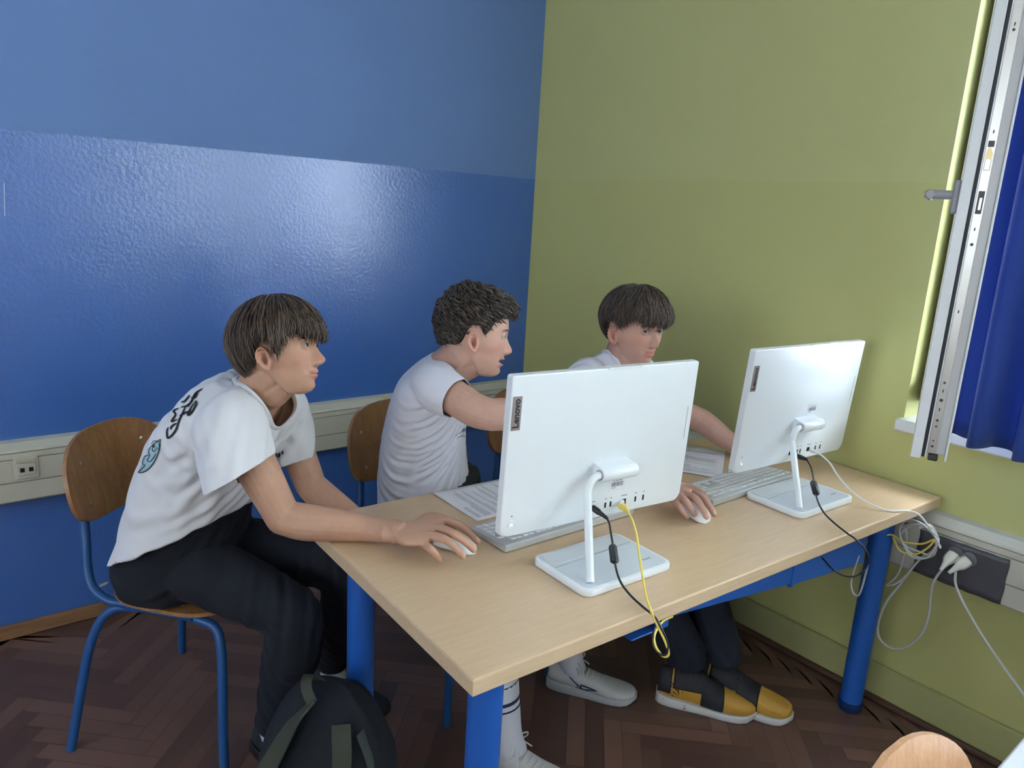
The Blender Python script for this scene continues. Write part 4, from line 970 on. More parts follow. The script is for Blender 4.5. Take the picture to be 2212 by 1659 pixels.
def hair(parent, hd, m_, zend, thick, count, seed, curl=0., rad=.0011, whorl=(0, -.35), wave=0., brow=None, cap_in=.55, part=0.):
    """zend(phi)->height where hair of that side ends, thick(theta, phi)->distance off the scalp"""
    rng = np.random.RandomState(seed); mb = MB(); tones = []
    def sph(th, ph, off):
        d = np.array([math.sin(th)*math.sin(ph), math.sin(th)*math.cos(ph), math.cos(th)]); return HC+d*(HA+off)
    def thend(ph):
        z = zend(ph); c_ = (z-HC[2])/(HA[2]+.012); return math.acos(max(-.98, min(.98, c_)))
    # under layer
    rings = []
    NPh = 72
    for i in range(25):
        r_ = []
        for j in range(NPh):
            ph = 2*math.pi*j/NPh-math.pi; te = thend(ph)-.10; th = te*i/24
            r_.append(sph(max(th, .001), ph, thick(th, ph)*(cap_in+.38*math.exp(-(th/.55)**2))*(1-.55*(i/24)**5)))
        rings.append(r_)
    for q_ in (.93, .84, .74): rings.append([HC+(p-HC)*q_ for p in np.array(rings[24])])
    mb.loft([hd.w(np.array(r)) for r in rings], caps=False); tones += [.15]*len(mb.f)
    W0 = np.array([math.sin(abs(whorl[1]))*math.sin(whorl[0]), -math.sin(abs(whorl[1])), math.cos(whorl[1])])
    ns = 11
    for q in range(count):
        ph = rng.uniform(-math.pi, math.pi); te = thend(ph)
        u0 = rng.uniform(0, 1)**.8; th0 = te*(.02+.78*u0); lay = rng.uniform(.55, 1.05)
        ln = rng.uniform(.45, 1.0)*.9+.12; th1 = min(te*(rng.uniform(.90, 1.03)+.035*math.sin(round(ph/.15)*12.9)), th0+ln*max(.35, te*.62))
        if curl: th1 = min(te*1.0, th0+rng.uniform(.18, .40))
        dph = rng.normal(0, .06)+part; pts = []; c0 = rng.uniform(0, 2*math.pi); fq = rng.uniform(1.3, 2.4); amp = rng.uniform(.5, 1)*curl; wv = wave*rng.uniform(.5, 1.2); wp = rng.uniform(0, 6.28)
        dl_ = .15; tgt = round(ph/dl_)*dl_+rng.normal(0, .018); clump = rng.uniform(.35, .85)*(0 if curl else 1)
        if curl and q % 6 == 0: amp *= 1.35; lay += .12
        for i in range(ns):
            t = i/(ns-1); th = th0+(th1-th0)*t; ph2 = ph+(tgt-ph)*clump*t*t+dph*t*(1-clump*.6)+wv*math.sin(wp+t*5)/max(.35, math.sin(th))*.06
            off = thick(th, ph2)*lay*min(1, .35+2.2*t+(.4 if th0 < .1 else 0))*(1-.25*max(0, t-.8)/.2*(1 if th1 > te*.9 else -.5))
            p = sph(th, ph2, off)
            if curl:
                d = (p-HC)/np.linalg.norm(p-HC); s1 = np.cross(d, [0.3, .2, 1]); s1 /= np.linalg.norm(s1); s2 = np.cross(d, s1)
                a = c0+t*2*math.pi*fq; p = p+(s1*math.cos(a)+s2*math.sin(a)*.7+d*math.sin(a)*.7)*amp*min(1, t*3)
            pts.append(hd.w(p))
        rr = rad*hd.s*rng.uniform(.7, 1.3)*(1.15 if curl and q % 6 == 0 else 1); rads = [rr*(.5+.6*math.sin(math.pi*min(1, .15+t*.7)))*(1-.80*max(0, t-.7)/.3) for t in np.linspace(0, 1, ns)]
        k0 = len(mb.f); mb.tube(pts, rads, 4, caps=False); tones += [float(np.clip(rng.beta(1.6, 2.6), 0, 1))]*(len(mb.f)-k0)
    me = bpy.data.meshes.new('hair'); me.from_pydata(mb.v, [], mb.f); me.update()
    a = me.attributes.new('tone', 'FLOAT', 'FACE'); a.data.foreach_set('value', tones)
    o = link('hair', me, m_, parent)
    return o
def brows(parent, hd, m_, seed=1):
    rng = np.random.RandomState(seed)
    for s_ in (-1, 1):
        mb = MB()
        for q in range(90):
            t = rng.uniform(0, 1); x = .014+.032*t; z = .0150+.0045*math.sin(math.pi*min(1, t*.9))-.0015*t+rng.normal(0, .0012)
            yf, yb, w, e = head_row(z); y = (yf)*(1-(x/w)**e)**(1/e)+.0028*math.exp(-((x-.028)/.02)**2)+.0012
            p0 = np.array([s_*x, y, z]); p1 = p0+np.array([s_*.0055, -.0022*(1+t*1.6), .0014-.002*t])
            mb.tube([hd.w(p0), hd.w((p0+p1)/2+np.array([0, .0006, 0])), hd.w(p1)], [.0004, .0004, .00012], 3, caps=False)
        mb.build('eyebrow', m_, parent)
        # lashes / lid line
        ml = MB()
        for k in range(2):
            pts = []
            for t in np.linspace(-1, 1, 13):
                dx = t*.0133; tt = 1-t*t; zz = (.0050*tt**.8+.0002) if k == 0 else (-.0036*tt**.9)
                yy = EYE[1]+math.sqrt(max(0, .0142**2-dx*dx-zz*zz))
                pts.append(hd.w((s_*(EYE[0]+dx), yy, zz)))
            ml.tube(pts, [.0001]+[.0006-.0003*k]*11+[.0001], 4)
        ml.build('lashes', m_, parent)
def fold_noise(co, nr, specs):
    """specs: (origin, direction along the fold, wavelength, amplitude, reach, seed)"""
    d = np.zeros(len(co))
    for org, dirv, wl, amp, reach, sd in specs:
        dirv = np.array(dirv, float); dirv /= np.linalg.norm(dirv); rel = co-np.array(org); al = rel@dirv; per = rel-al[:, None]*dirv
        ref = np.cross(dirv, [.31, .57, .76]); ref /= np.linalg.norm(ref); ref2 = np.cross(dirv, ref)
        a = per@ref; b_ = per@ref2; fall = np.exp(-(np.linalg.norm(rel, axis=1)/reach)**2)
        ph = 2*np.pi*(a/wl)+1.7*np.sin(al/wl*.45+sd)+1.1*np.sin(b_/wl*.9+sd*2.1)+2.2*np.sin(al*5+b_*7+sd)
        w = np.sin(ph); w = np.sign(w)*np.abs(w)**1.0; d += amp*fall*(.6*w+.4*np.sin(ph*1.63+sd))
    return d
def cut(me, cuts):
    """cuts: (point, normal, centre, radius): removes what lies beyond the plane, near the centre"""
    bm = bmesh.new(); bm.from_mesh(me)
    for p, nrm, c_, r in cuts:
        p, nrm, c_ = Vector(p), Vector(nrm).normalized(), Vector(c_)
        fs = [f for f in bm.faces if (f.calc_center_median()-c_).length < r]
        ge = set(fs); 
        for f in fs: ge.update(f.edges); ge.update(f.verts)
        bmesh.ops.bisect_plane(bm, geom=list(ge), plane_co=p, plane_no=nrm, dist=1e-5)
        kill = [f for f in bm.faces if (f.calc_center_median()-c_).length < r*1.02 and (f.calc_center_median()-p).dot(nrm) > 1e-6]
        bmesh.ops.delete(bm, geom=kill, context='FACES')
    # keep the biggest island
    bm.verts.ensure_lookup_table(); seen = set(); best = []
    for v_ in bm.verts:
        if v_.index in seen: continue
        st = [v_]; comp = []; seen.add(v_.index)
        while st:
            x = st.pop(); comp.append(x)
            for e in x.link_edges:
                y = e.other_vert(x)
                if y.index not in seen: seen.add(y.index); st.append(y)
        if len(comp) > len(best): best = comp
    bs = set(best); bmesh.ops.delete(bm, geom=[v_ for v_ in bm.verts if v_ not in bs], context='VERTS')
    bm.to_mesh(me); bm.free()
def garment(name, parent, mb, m_, vox, folds, cuts, smooth=5, thick=.0018, hems=True):
    me = remesh(mb, vox, smooth, .6)
    co, nr = coords(me), normals(me); co = co+nr*fold_noise(co, nr, folds)[:, None]; setco(me, co)
    cut(me, cuts); o = link(name, me, m_, parent)
    md = o.modifiers.new('solid', 'SOLIDIFY'); md.thickness = thick; md.offset = -1
    return o
def neckline(name, o, axis_p, axis_n, rad, m_, parent, front=1.0, fdir=None, tube=.0065, keep=-.06, col=True):
    """opens the garment around the neck and lays a ribbed collar along the opening"""
    ap, an = np.array(axis_p), np.array(axis_n)/np.linalg.norm(axis_n); me = o.data
    fd = np.array(fdir)-an*(np.array(fdir)@an); fd /= np.linalg.norm(fd); sd = np.cross(an, fd)
    bm = bmesh.new(); bm.from_mesh(me)
    def val(p):
        r = np.array(p)-ap; h = r@an; a, b_ = r@fd, r@sd
        if a > 0: a /= front
        return ((abs(a)**2.9+abs(b_)**2.9)**(1/2.9) if a > 0 else (a*a+b_*b_)**.5)/rad, h
    kill = [f for f in bm.faces if (lambda q: q[0] < 1 and q[1] > keep)(val(f.calc_center_median()))]
    bmesh.ops.delete(bm, geom=kill, context='FACES')
    bv = [e for e in bm.edges if e.is_boundary and val(e.verts[0].co)[0] < 1.35 and val(e.verts[0].co)[1] > keep-.03]
    adj = {}
    for e in bv:
        a, b_ = e.verts; adj.setdefault(a, []).append(b_); adj.setdefault(b_, []).append(a)
    loops = []; seen = set()
    for v0 in adj:
        if v0 in seen: continue
        lp = [v0]; seen.add(v0); cur_ = v0
        while True:
            nx = [q for q in adj[cur_] if q not in seen]
            if not nx: break
            cur_ = nx[0]; seen.add(cur_); lp.append(cur_)
        loops.append(lp)
    lp = max(loops, key=len)
    P_ = np.array([v_.co[:] for v_ in lp])
    for _ in range(60): P_ = .5*P_+.25*(np.roll(P_, 1, 0)+np.roll(P_, -1, 0))
    for v_, q in zip(lp, P_): v_.co = q
    bm.normal_update()
    bm.to_mesh(me); bm.free()
    if col:
        st = max(1, len(P_)//60); Q = P_[::st]; n = len(Q); rings = []
        for i in range(n):
            c_ = Q[i]; t = Q[(i+1) % n]-Q[i-1]; t /= np.linalg.norm(t); r = c_-ap; r = r-an*(r@an); r -= t*(r@t); r /= np.linalg.norm(r)+1e-9; u = np.cross(t, r); u = u if u@an > 0 else -u
            rings.append([c_+u*(a*tube*1.25+tube*.35)+r*(b_*.0026-a*.0016) for a, b_ in [(math.cos(x), math.sin(x)) for x in np.linspace(0, 2*math.pi, 10, endpoint=False)]])
        rings.append(rings[0]); MB().loft(rings, caps=False).build(name, m_, parent)
def conform_text(body, size, m_, parent, frame, target, name, off=.0012, ext=.0, subdiv=3, shear=0., bold=0.):
    """lay flat lettering on a garment: frame = (origin, x axis, y axis, towards viewer)"""
    me = text_mesh(body, size, 0., 2) if isinstance(body, str) else body
    o_, X, Y, Nn = [np.array(q, float) for q in frame]
    bm = bmesh.new(); bm.from_mesh(me); bmesh.ops.triangulate(bm, faces=bm.faces)
    for _ in range(subdiv):
        es = [e for e in bm.edges if e.calc_length() > size*.12]
        if es: bmesh.ops.subdivide_edges(bm, edges=es, cuts=1); bmesh.ops.triangulate(bm, faces=[f for f in bm.faces if len(f.verts) > 3])
    tb_ = BVHTree.FromPolygons([v_.co[:] for v_ in target.data.vertices], [p.vertices[:] for p in target.data.polygons])
    bad = []
    for v_ in bm.verts:
        p = o_+X*(v_.co.x+shear*v_.co.y)+Y*v_.co.y; h = tb_.ray_cast(Vector(p+Nn*.25), Vector(-Nn), .6)
        if h[0] is None: bad.append(v_); continue
        v_.co = h[0]+h[1]*(off if h[1].dot(Vector(Nn)) > 0 else -off)
    bmesh.ops.delete(bm, geom=bad, context='VERTS'); bm.to_mesh(me); bm.free()
    return link(name, me, m_, parent)
def strokes(polys, w):
    """flat ribbons along 2d polylines -> mesh"""
    mb = MB()
    for pl_ in polys:
        pts = [np.array(p[:2]) for p in spline([(x, y, 0) for x, y in pl_], 6)]; L_, R_ = [], []
        for i, p in enumerate(pts):
            t = pts[min(i+1, len(pts)-1)]-pts[max(i-1, 0)]; t = t/(np.linalg.norm(t)+1e-9); nn_ = np.array([-t[1], t[0]])
            ww = w*(1-.6*abs(2*i/(len(pts)-1)-1)**3); L_.append((*(p+nn_*ww), 0)); R_.append((*(p-nn_*ww), 0))
        for i in range(len(pts)-1): mb.add([L_[i], L_[i+1], R_[i+1], R_[i]], [(0, 1, 2, 3)])
    me = bpy.data.meshes.new('s'); me.from_pydata(mb.v, [], mb.f); me.update(); return me
def shoe(parent, heel, toe, mats, style, hgt=.10, W=.098, name='shoe'):
    """mats: sole, upper, lace, accent"""
    heel = np.array(heel, float); toe = np.array(toe, float); d = toe-heel; L = np.linalg.norm(d[:2]); f_ = np.array([d[0], d[1], 0])/L; r = np.array([f_[1], -f_[0], 0])
    def w(x, y, z): return heel+f_*x*L+r*y+np.array([0, 0, z])
    def halfw(t): return W/2*np.interp(t, [0, .03, .1, .3, .5, .68, .8, .9, .97, 1], [.30, .55, .72, .76, .80, .98, 1.0, .86, .50, .18])
    def cy(t): return .006*math.sin(t*3.1)
    base = MB(); rings = []
    ts = [0, .01, .03, .07, .15, .25, .35, .45, .55, .65, .75, .83, .9, .95, .985, 1]
    def z0(t): return .014*max(0, (t-.82)/.18)**2
    for t in ts:
        h = halfw(t); sh = np.interp(t, [0, .25, .6, .9, 1], [.034, .030, .024, .022, .016])
        rings.append([w(t, cy(t)+h*a*1.05, z0(t)+b_) for a, b_ in ((-.94, 0), (-1, .004), (-1.03, sh*.6), (-.98, sh), (0, sh), (.98, sh), (1.03, sh*.6), (1, .004), (.94, 0))])
    sole = MB().loft(rings)
    up = MB(); rings = []
    for t in ts[1:-1]:
        h = halfw(t)*.97; sh = np.interp(t, [0, .25, .6, .9, 1], [.030, .026, .022, .020, .016]); top = np.interp(t, [0, .05, .18, .30, .40, .55, .7, .85, .95, 1], [.75, .80, .78, .88, .80, .62, .50, .42, .32, .2])*hgt
        ring = []
        for k in range(24):
            a = 2*math.pi*k/24; c_, s_ = math.cos(a), math.sin(a)
            e = 2.5 if t > .4 else 2.1
            ww = h*(1 if s_ < 0 else (1-.30*max(0, .45-t)/.45*s_))
            ring.append(w(t, cy(t)+ww*np.sign(c_)*abs(c_)**(2/e), z0(t)+sh*.6+(top-sh*.6)*(.5+.5*np.sign(s_)*abs(s_)**(2/e))))
        rings.append(ring)
    up.loft(rings)
    so = empty(name, tuple(heel)) if False else None
    upo = up.build(name, mats[1], parent, sub=1)
    sole.build('sole', mats[0], upo, bevel=.002)
    def top(t): return np.interp(t, [0, .05, .18, .30, .40, .55, .7, .85, .95, 1], [.75, .80, .78, .88, .80, .62, .50, .42, .32, .2])*hgt
    return upo, w, halfw, cy, top
def laces(upo, w, cy, top, m_, n=5, t0=.36, t1=.62, bow=True, r=.0021):
    for i in range(n):
        t = t0+(t1-t0)*i/(n-1); hh = .024+.006*i/n; z = top(t)
        o = MB().tube(spline([w(t-.015, cy(t)-hh, z-.010), w(t, cy(t)-hh*.5, z+.001), w(t+.004, cy(t), z+.003), w(t, cy(t)+hh*.5, z+.001), w(t-.015, cy(t)+hh, z-.010)], 4), r, 6).build('lace', m_, upo)
    if bow:
        t = t0-.02; z = top(t)+.003
        for s_ in (-1, 1):
            MB().tube(spline([w(t, cy(t), z), w(t+.03, cy(t)+s_*.025, z+.018), w(t+.06, cy(t)+s_*.050, z+.012), w(t+.05, cy(t)+s_*.052, z-.002), w(t+.01, cy(t)+s_*.02, z+.002), w(t, cy(t), z)], 5), r, 6).build('lace', m_, upo)
            MB().tube(spline([w(t, cy(t), z), w(t+.06, cy(t)+s_*.02, z+.004), w(t+.12, cy(t)+s_*.045, z-.022)], 5), r, 6).build('lace', m_, upo)
def settle(root):
    """children were modelled in room coordinates: keep them there"""
    for c_ in root.children:
        if c_.name.startswith('eye') and not c_.name.startswith('eyebrow'): continue
        c_.matrix_parent_inverse = Matrix.Translation(-Vector(root.location))
# ------------------------------------------------------------------ person 1: boy at the left end of the desk
M_TEE = mat('white cotton', (.74, .74, .76), .85, bump=.12, bscale=500, sheen=.1)
M_TROU = mat('dark navy trousers', (.005, .007, .014), .9, bump=.2, bscale=300)
M_SKIN1 = skin_mat('tanned skin', (.50, .29, .195), (.50, .22, .18), (.54, .25, .18))
per1 = empty('person', (-1.815, -.80, 0)); tag(per1, 'boy in white tee shirt and dark trousers at the left end of the desk', 'person')
def at_parent(o): return o
G1 = empty('tmp'); 
hd1 = Head(at(604, 754, 1.74), cd(1, .085, -.10), cd(-.10, 1, .02), .97)
sL = np.array([.80, .60, 0]); hF = np.array([.60, -.80, 0]); UP = np.array([0, 0, 1.])
b = MB()
neck0 = at(545, 868, 1.80); neck1 = hd1.w((0, -.022, -.045))
limb(b, [hd1.w((0, .025, -.068)), hd1.w((0, .0, -.082))*.6+neck0*.4], [.034, .046], n=20)
limb(b, [neck0, neck0*.45+neck1*.55, neck1], [.062, .0535, .054], n=24)
# torso under the shirt
P1S = {'sr': at(508, 925, 1.68), 'sl': at(618, 885, 1.93)}
tor = [(at(395, 1180, 2.0), hF*.09, sL*.12), (at(425, 1095, 1.96), hF*.085+UP*.02, sL*.115), (at(465, 1005, 1.90), hF*.10+UP*.04, sL*.14), (at(505, 935, 1.85), hF*.10+UP*.05, sL*.15), (at(530, 890, 1.82), hF*.07+UP*.05, sL*.12), (at(545, 868, 1.80), hF*.05, sL*.06)]
eloft(b, tor)
elR = at(612, 1118, 1.70); wrR = atz(862, 1150, .795)
limb(b, [P1S['sr'], at(560, 1020, 1.68), at(592, 1080, 1.69), elR], [.052, .047, .042, .040], n=20)
limb(b, [elR, at(660, 1128, 1.70), at(730, 1134, 1.70), at(800, 1142, 1.702), wrR], [.040, .0425, .0375, .030, .0265], n=20)
# right hand on the mouse
K = [atz(956, 1124, .808), atz(944, 1140, .812), atz(930, 1156, .808), atz(914, 1173, .797)]
F = [[atz(986, 1132, .812), atz(1011, 1149, .802), atz(1031, 1169, .786)],
     [atz(978, 1152, .817), atz(1003, 1168, .806), atz(1023, 1187, .786)],
     [atz(961, 1165, .810), atz(983, 1182, .800), atz(1000, 1201, .780)],
     [atz(932, 1188, .795), atz(943, 1200, .780), atz(949, 1210, .766)]]
TH = [atz(893, 1140, .792), atz(925, 1118, .785), atz(955, 1120, .775), atz(980, 1136, .768)]
hand(b, wrR, K, F, TH)
nails1 = [(f[2]+np.array([0, 0, .006])+(f[2]-f[1])/np.linalg.norm(f[2]-f[1])*.003, .0052) for f in F]
# left arm resting towards the lap
elL = at(672, 1050, 1.93); wrL = at(760, 1112, 1.90)
limb(b, [P1S['sl'], at(640, 965, 1.93), elL], [.050, .044, .039], n=20)
limb(b, [elL, at(700, 1075, 1.92), at(735, 1098, 1.91), wrL], [.039, .040, .034, .027], n=20)
tv = np.array([.75, -.62, -.1]); tv /= np.linalg.norm(tv); sv = np.array([-.62, -.75, 0.0])*-1; sv /= np.linalg.norm(sv)
def generic_hand(mb, wrist, ax, side, nrm, curl=.3, thumb_in=0.):
    """ax: pointing along the hand, side: towards the thumb, nrm: back of the hand"""
    ax, side, nrm = [np.array(q, float)/np.linalg.norm(q) for q in (ax, side, nrm)]; wrist = np.array(wrist)
    K = [wrist+ax*l_+side*s_ for l_, s_ in ((.088, .030), (.092, .010), (.088, -.010), (.080, -.028))]; F = []
    for k, L_ in zip(K, (.072, .080, .074, .058)):
        p = k.copy(); a = curl*.5; ch = []
        for q in (.45, .30, .25): p = p+(ax*math.cos(a)-nrm*math.sin(a))*L_*q; ch.append(p.copy()); a += curl
        F.append(ch)
    T_ = [wrist+ax*.022+side*.018, wrist+ax*.045+side*.042-nrm*.008, wrist+ax*.075+side*.055-nrm*.016, wrist+ax*.098+side*.056-nrm*.022]
    hand(mb, wrist, K, F, T_, up=nrm)
generic_hand(b, wrL, cd(.9, -.3, -.25), cd(-.2, .3, -.9), cd(.2, .95, .0), .35)
build_body('body', per1, b, hd1, M_SKIN1, headargs=dict(o_up=.0040, o_lo=.0030, smile=.8, nose=.95), nails=nails1)
bpy.data.objects.remove(G1)
M_H1 = hair_mat('brown hair', (.010, .006, .004), (.17, .105, .065))
def zend1(ph):
    a = abs(math.degrees(ph))
    return np.interp(a, [0, 22, 38, 50, 58, 66, 74, 81, 90, 97, 103, 111, 140, 160, 180], [.004, .006, .012, .024, .010, -.012, -.036, .002, .006, -.002, -.035, -.056, -.066, -.070, -.072])
def thick1(th, ph):
    return .019+.006*math.sin(min(th, 1.57))-.010*max(0, (th-1.55))*(1 if abs(ph) > 1.6 else .35)
hair(per1, hd1, M_H1, zend1, thick1, 3600, 11, rad=.00105, wave=.35)
brows(per1, hd1, M_H1, 3)
eyes(per1, hd1, (.10, 1, .05), (.10, .12, .10))
# tee shirt
b = MB()
def ab(A, B, dA, dB, hs, e=2.3, sv=None):
    a, c_ = at(*A, dA), at(*B, dB); return ((a+c_)/2, (c_-a)/2, (sL if sv is None else sv)*hs, e)
eloft(b, [ab((285, 1188), (560, 1072), 2.04, 1.93, .200), ab((303, 1140), (568, 1050), 2.02, 1.91, .195), ab((318, 1060), (580, 1010), 1.97, 1.87, .185), ab((352, 970), (600, 960), 1.92, 1.83, .180), ab((385, 905), (612, 925), 1.88, 1.80, .185), ab((425, 852), (612, 893), 1.85, 1.78, .175), ab((462, 818), (605, 870), 1.83, 1.77, .135), ab((490, 800), (592, 852), 1.82, 1.76, .085)], n=56)
shR = P1S['sr']; shL = P1S['sl']
def sleeve(mb, pts, rads, n=28):
    limb(mb, pts, rads, n=n, k=5)
sleeve(b, [at(510, 900, 1.72), at(502, 930, 1.68), at(510, 985, 1.665), at(520, 1030, 1.655), at(528, 1060, 1.65)], [.072, .082, .083, .084, .084])
sleeve(b, [at(608, 872, 1.90), at(622, 905, 1.93), at(630, 960, 1.93), at(638, 1020, 1.93), at(640, 1040, 1.93)], [.062, .062, .058, .055, .054])
b2 = MB(); hip = at(400, 1180, 2.0)
armR, armL = at(500, 1000, 1.72), at(620, 960, 1.9)
nk_c = at(556, 862, 1.79); nk_n = (hd1.w((0, -.02, -.06))-at(530, 900, 1.82)); nk_n /= np.linalg.norm(nk_n)
cR = at(524, 1018, 1.66); nR = at(590, 1085, 1.69)-at(520, 975, 1.67); cL = at(636, 1000, 1.93); nL = np.array(elL)-shL
hemp = at(412, 1150, 1.98); hem_n = np.cross(at(600, 1085, 1.95)-at(252, 1195, 2.04), sL); hem_n = hem_n*(1 if hem_n[2] < 0 else -1)
tee1 = garment('t_shirt', per1, b, M_TEE, .0052,
    [(armR, (.3, -.3, .9), .045, .0050, .16, 1.), (at(560, 1040, 1.8), (.5, -.3, .5), .050, .007, .18, 2.), (at(380, 1120, 1.9), (.7, -.6, .2), .060, .0050, .22, 3.), (at(430, 900, 1.75), (.5, -.5, -.5), .05, .004, .15, 4.), (armL, (.5, .3, .2), .04, .005, .12, 5.), (at(340, 1000, 1.8), (0, .1, 1), .09, .005, .3, 6.)],
    [(cR, nR, cR+nR/np.linalg.norm(nR)*.05, .13), (cL, nL, cL+nL/np.linalg.norm(nL)*.045, .09), (hemp, hem_n, hemp, .34)])
neckline('collar', tee1, at(572, 858, 1.785), nk_n+.75*hF, .076, M_TEE, per1, front=1.05, fdir=hF, keep=-.07)
# trousers
b = MB()
hipR = at(395, 1208, 1.96); hipL = at(440, 1175, 2.14); knR = at(637, 1325, 1.86); knL = at(752, 1222, 2.03)
anR = atz(590, 1565, .10); anL = atz(718, 1442, .10)
eloft(b, [(at(385, 1215, 2.06)+UP*-.05, hF*.13, sL*.17), (at(390, 1200, 2.05), hF*.15, sL*.188), (at(402, 1165, 2.03), hF*.145, sL*.182), (at(415, 1125, 2.0), hF*.135, sL*.175), (at(432, 1070, 1.97), hF*.12, sL*.155)])
limb(b, [hipR, at(470, 1245, 1.93), at(565, 1290, 1.89), knR], [.092, .086, .078, .066], n=24)
limb(b, [knR, at(635, 1385, 1.90), at(618, 1460, 1.95), at(596, 1550, 2.0), anR+UP*.02], [.066, .074, .066, .050, .048], n=24)
limb(b, [hipL, at(540, 1185, 2.12), at(650, 1205, 2.07), knL], [.092, .088, .078, .068], n=24)
limb(b, [knL, at(748, 1290, 2.07), at(738, 1350, 2.11), anL+UP*.05, anL+UP*.02], [.068, .070, .062, .050, .048], n=24)
tr1 = garment('trousers', per1, b, M_TROU, .007,
    [(knR, (.3, .9, 0), .045, .005, .14, 1.), (hipR, (.6, -.3, .5), .06, .005, .2, 2.), (at(610, 1480, 1.96), (.9, .3, .0), .05, .006, .18, 3.), (knL, (.3, .9, 0), .05, .005, .14, 4.)],
    [(anR+UP*.005, (0, 0, -1), anR-UP*.04, .10), (anL+UP*.005, (0, 0, -1), anL-UP*.04, .10)])
M_SOCK = mat('white sock', (.55, .55, .56), .9, bump=.3, bscale=200)
M_BSH = mat('black shoe fabric', (.018, .028, .036), .7, bump=.3, bscale=120); M_BSO = mat('black rubber', (.012, .012, .014), .6)
for an, dirv in ((anR, np.array([.25, -.97, 0])), (anL, np.array([.45, -.89, 0]))):
    limb_b = MB(); limb(limb_b, [an+UP*.05, an+UP*-.01, an+UP*-.045+dirv*.02], [.038, .037, .036], n=18); limb_b.build('sock', M_SOCK, per1)
    hl = an-dirv*.075; hl[2] = 0; tt = hl+dirv*.285
    upo, w_, hw, cy_, tp = shoe(per1, hl, tt, (M_BSO, M_BSH), 0)
    laces(upo, w_, cy_, tp, M_BSO, 4, bow=False)
# prints on the shirt
M_INK = mat('black shirt ink', (.012, .012, .015), .7); M_TEAL = mat('pale teal ink', (.36, .56, .62), .75)
def decal(name, lines, w_, m_, c_, d_, src, off, fill=False):
    """lines in photo pixels -> metres on a plane facing the camera, laid on the shirt"""
    k = d_/FPX; P_ = [[((x-c_[0])*k, -(y-c_[1])*k) for x, y in l_] for l_ in lines]
    if fill:
        me = bpy.data.meshes.new('f'); sp = [q[:2] for q in spline([(x, y, 0) for x, y in P_[0]+P_[0][:1]], 4)][:-1]; cx = sum(p[0] for p in sp)/len(sp); cy = sum(p[1] for p in sp)/len(sp)
        mb = MB().loft([[(cx+(p[0]-cx)*t, cy+(p[1]-cy)*t, 0) for p in sp] for t in (1, .75, .5, .25, .02)]); me.from_pydata(mb.v, [], mb.f); me.update()
    else: me = strokes(P_, w_)
    r = ray(*c_); X = RC[0]-r*(RC[0] @ r); X /= np.linalg.norm(X); Y = RC[1]-r*(RC[1] @ r); Y /= np.linalg.norm(Y)
    return conform_text(me, 1, m_, per1, (at(*c_, d_), X, Y, -r), src, name, off=off, subdiv=0)
z4 = lambda l_: [(100+x*.3376, 780+y*.3376) for x, y in l_]
decal('back_print', [z4(l_) for l_ in ([(990, 185), (950, 215), (925, 265), (905, 300)], [(965, 200), (945, 240), (925, 245)], [(915, 225), (890, 262), (868, 270)], [(950, 262), (925, 300), (905, 345), (925, 335), (950, 285), (952, 262)],
   [(935, 258), (900, 292), (868, 300)], [(895, 290), (880, 330), (860, 375), (842, 430), (820, 465), (796, 482), (792, 440), (800, 420)], [(862, 350), (900, 330), (930, 330)], [(855, 305), (828, 322), (838, 345), (818, 385), (850, 372)], [(845, 395), (822, 410), (812, 430)])], .0021, M_INK, (400, 893), 1.78, tee1, .0022)
decal('cloud_print', [z4([(722, 508), (690, 535), (662, 570), (645, 610), (628, 650), (606, 706), (640, 700), (672, 668), (700, 620), (718, 560)])], 0, M_TEAL, (325, 985), 1.86, tee1, .0016, fill=True)
decal('cloud_outline', [z4(l_) for l_ in ([(722, 508), (690, 535), (662, 570), (665, 600), (640, 610), (628, 650), (640, 665), (606, 706), (640, 700), (672, 668), (700, 620), (718, 560), (722, 508)], [(700, 540), (680, 565), (690, 580), (705, 560)], [(672, 600), (655, 630), (668, 640), (690, 610), (700, 590)], [(715, 520), (690, 520), (675, 540)])], .0008, M_INK, (325, 985), 1.86, tee1, .0026)
zc = lambda l_: [(540+x*.0814, 950+y*.0814) for x, y in l_]
decal('chest_print', [zc(l_) for l_ in ([(490, 590), (510, 560), (535, 600), (530, 640)], [(560, 680), (570, 560), (600, 450)], [(575, 560), (610, 555)], [(600, 450), (625, 430)], [(655, 550), (670, 430), (710, 350), (690, 540)], [(665, 470), (700, 460)], [(760, 490), (770, 380), (800, 310)], [(770, 390), (800, 380), (795, 440), (765, 450), (810, 470)], [(850, 400), (870, 310), (890, 270)], [(900, 320), (880, 390)])], .0016, M_INK, (600, 988), 1.80, tee1, .0022)
decal('chest_cloud', [zc([(570, 700), (580, 620), (640, 570), (700, 540), (760, 520), (810, 490), (770, 590), (720, 690), (650, 790)])], 0, M_TEAL, (596, 1005), 1.80, tee1, .0016, fill=True)
decal('chest_curl', [zc(l_) for l_ in ([(700, 590), (640, 620), (620, 680), (650, 690)], [(740, 600), (690, 660), (655, 720), (660, 780)], [(600, 610), (580, 660)])], .0010, M_INK, (596, 1005), 1.80, tee1, .0026)
settle(per1)
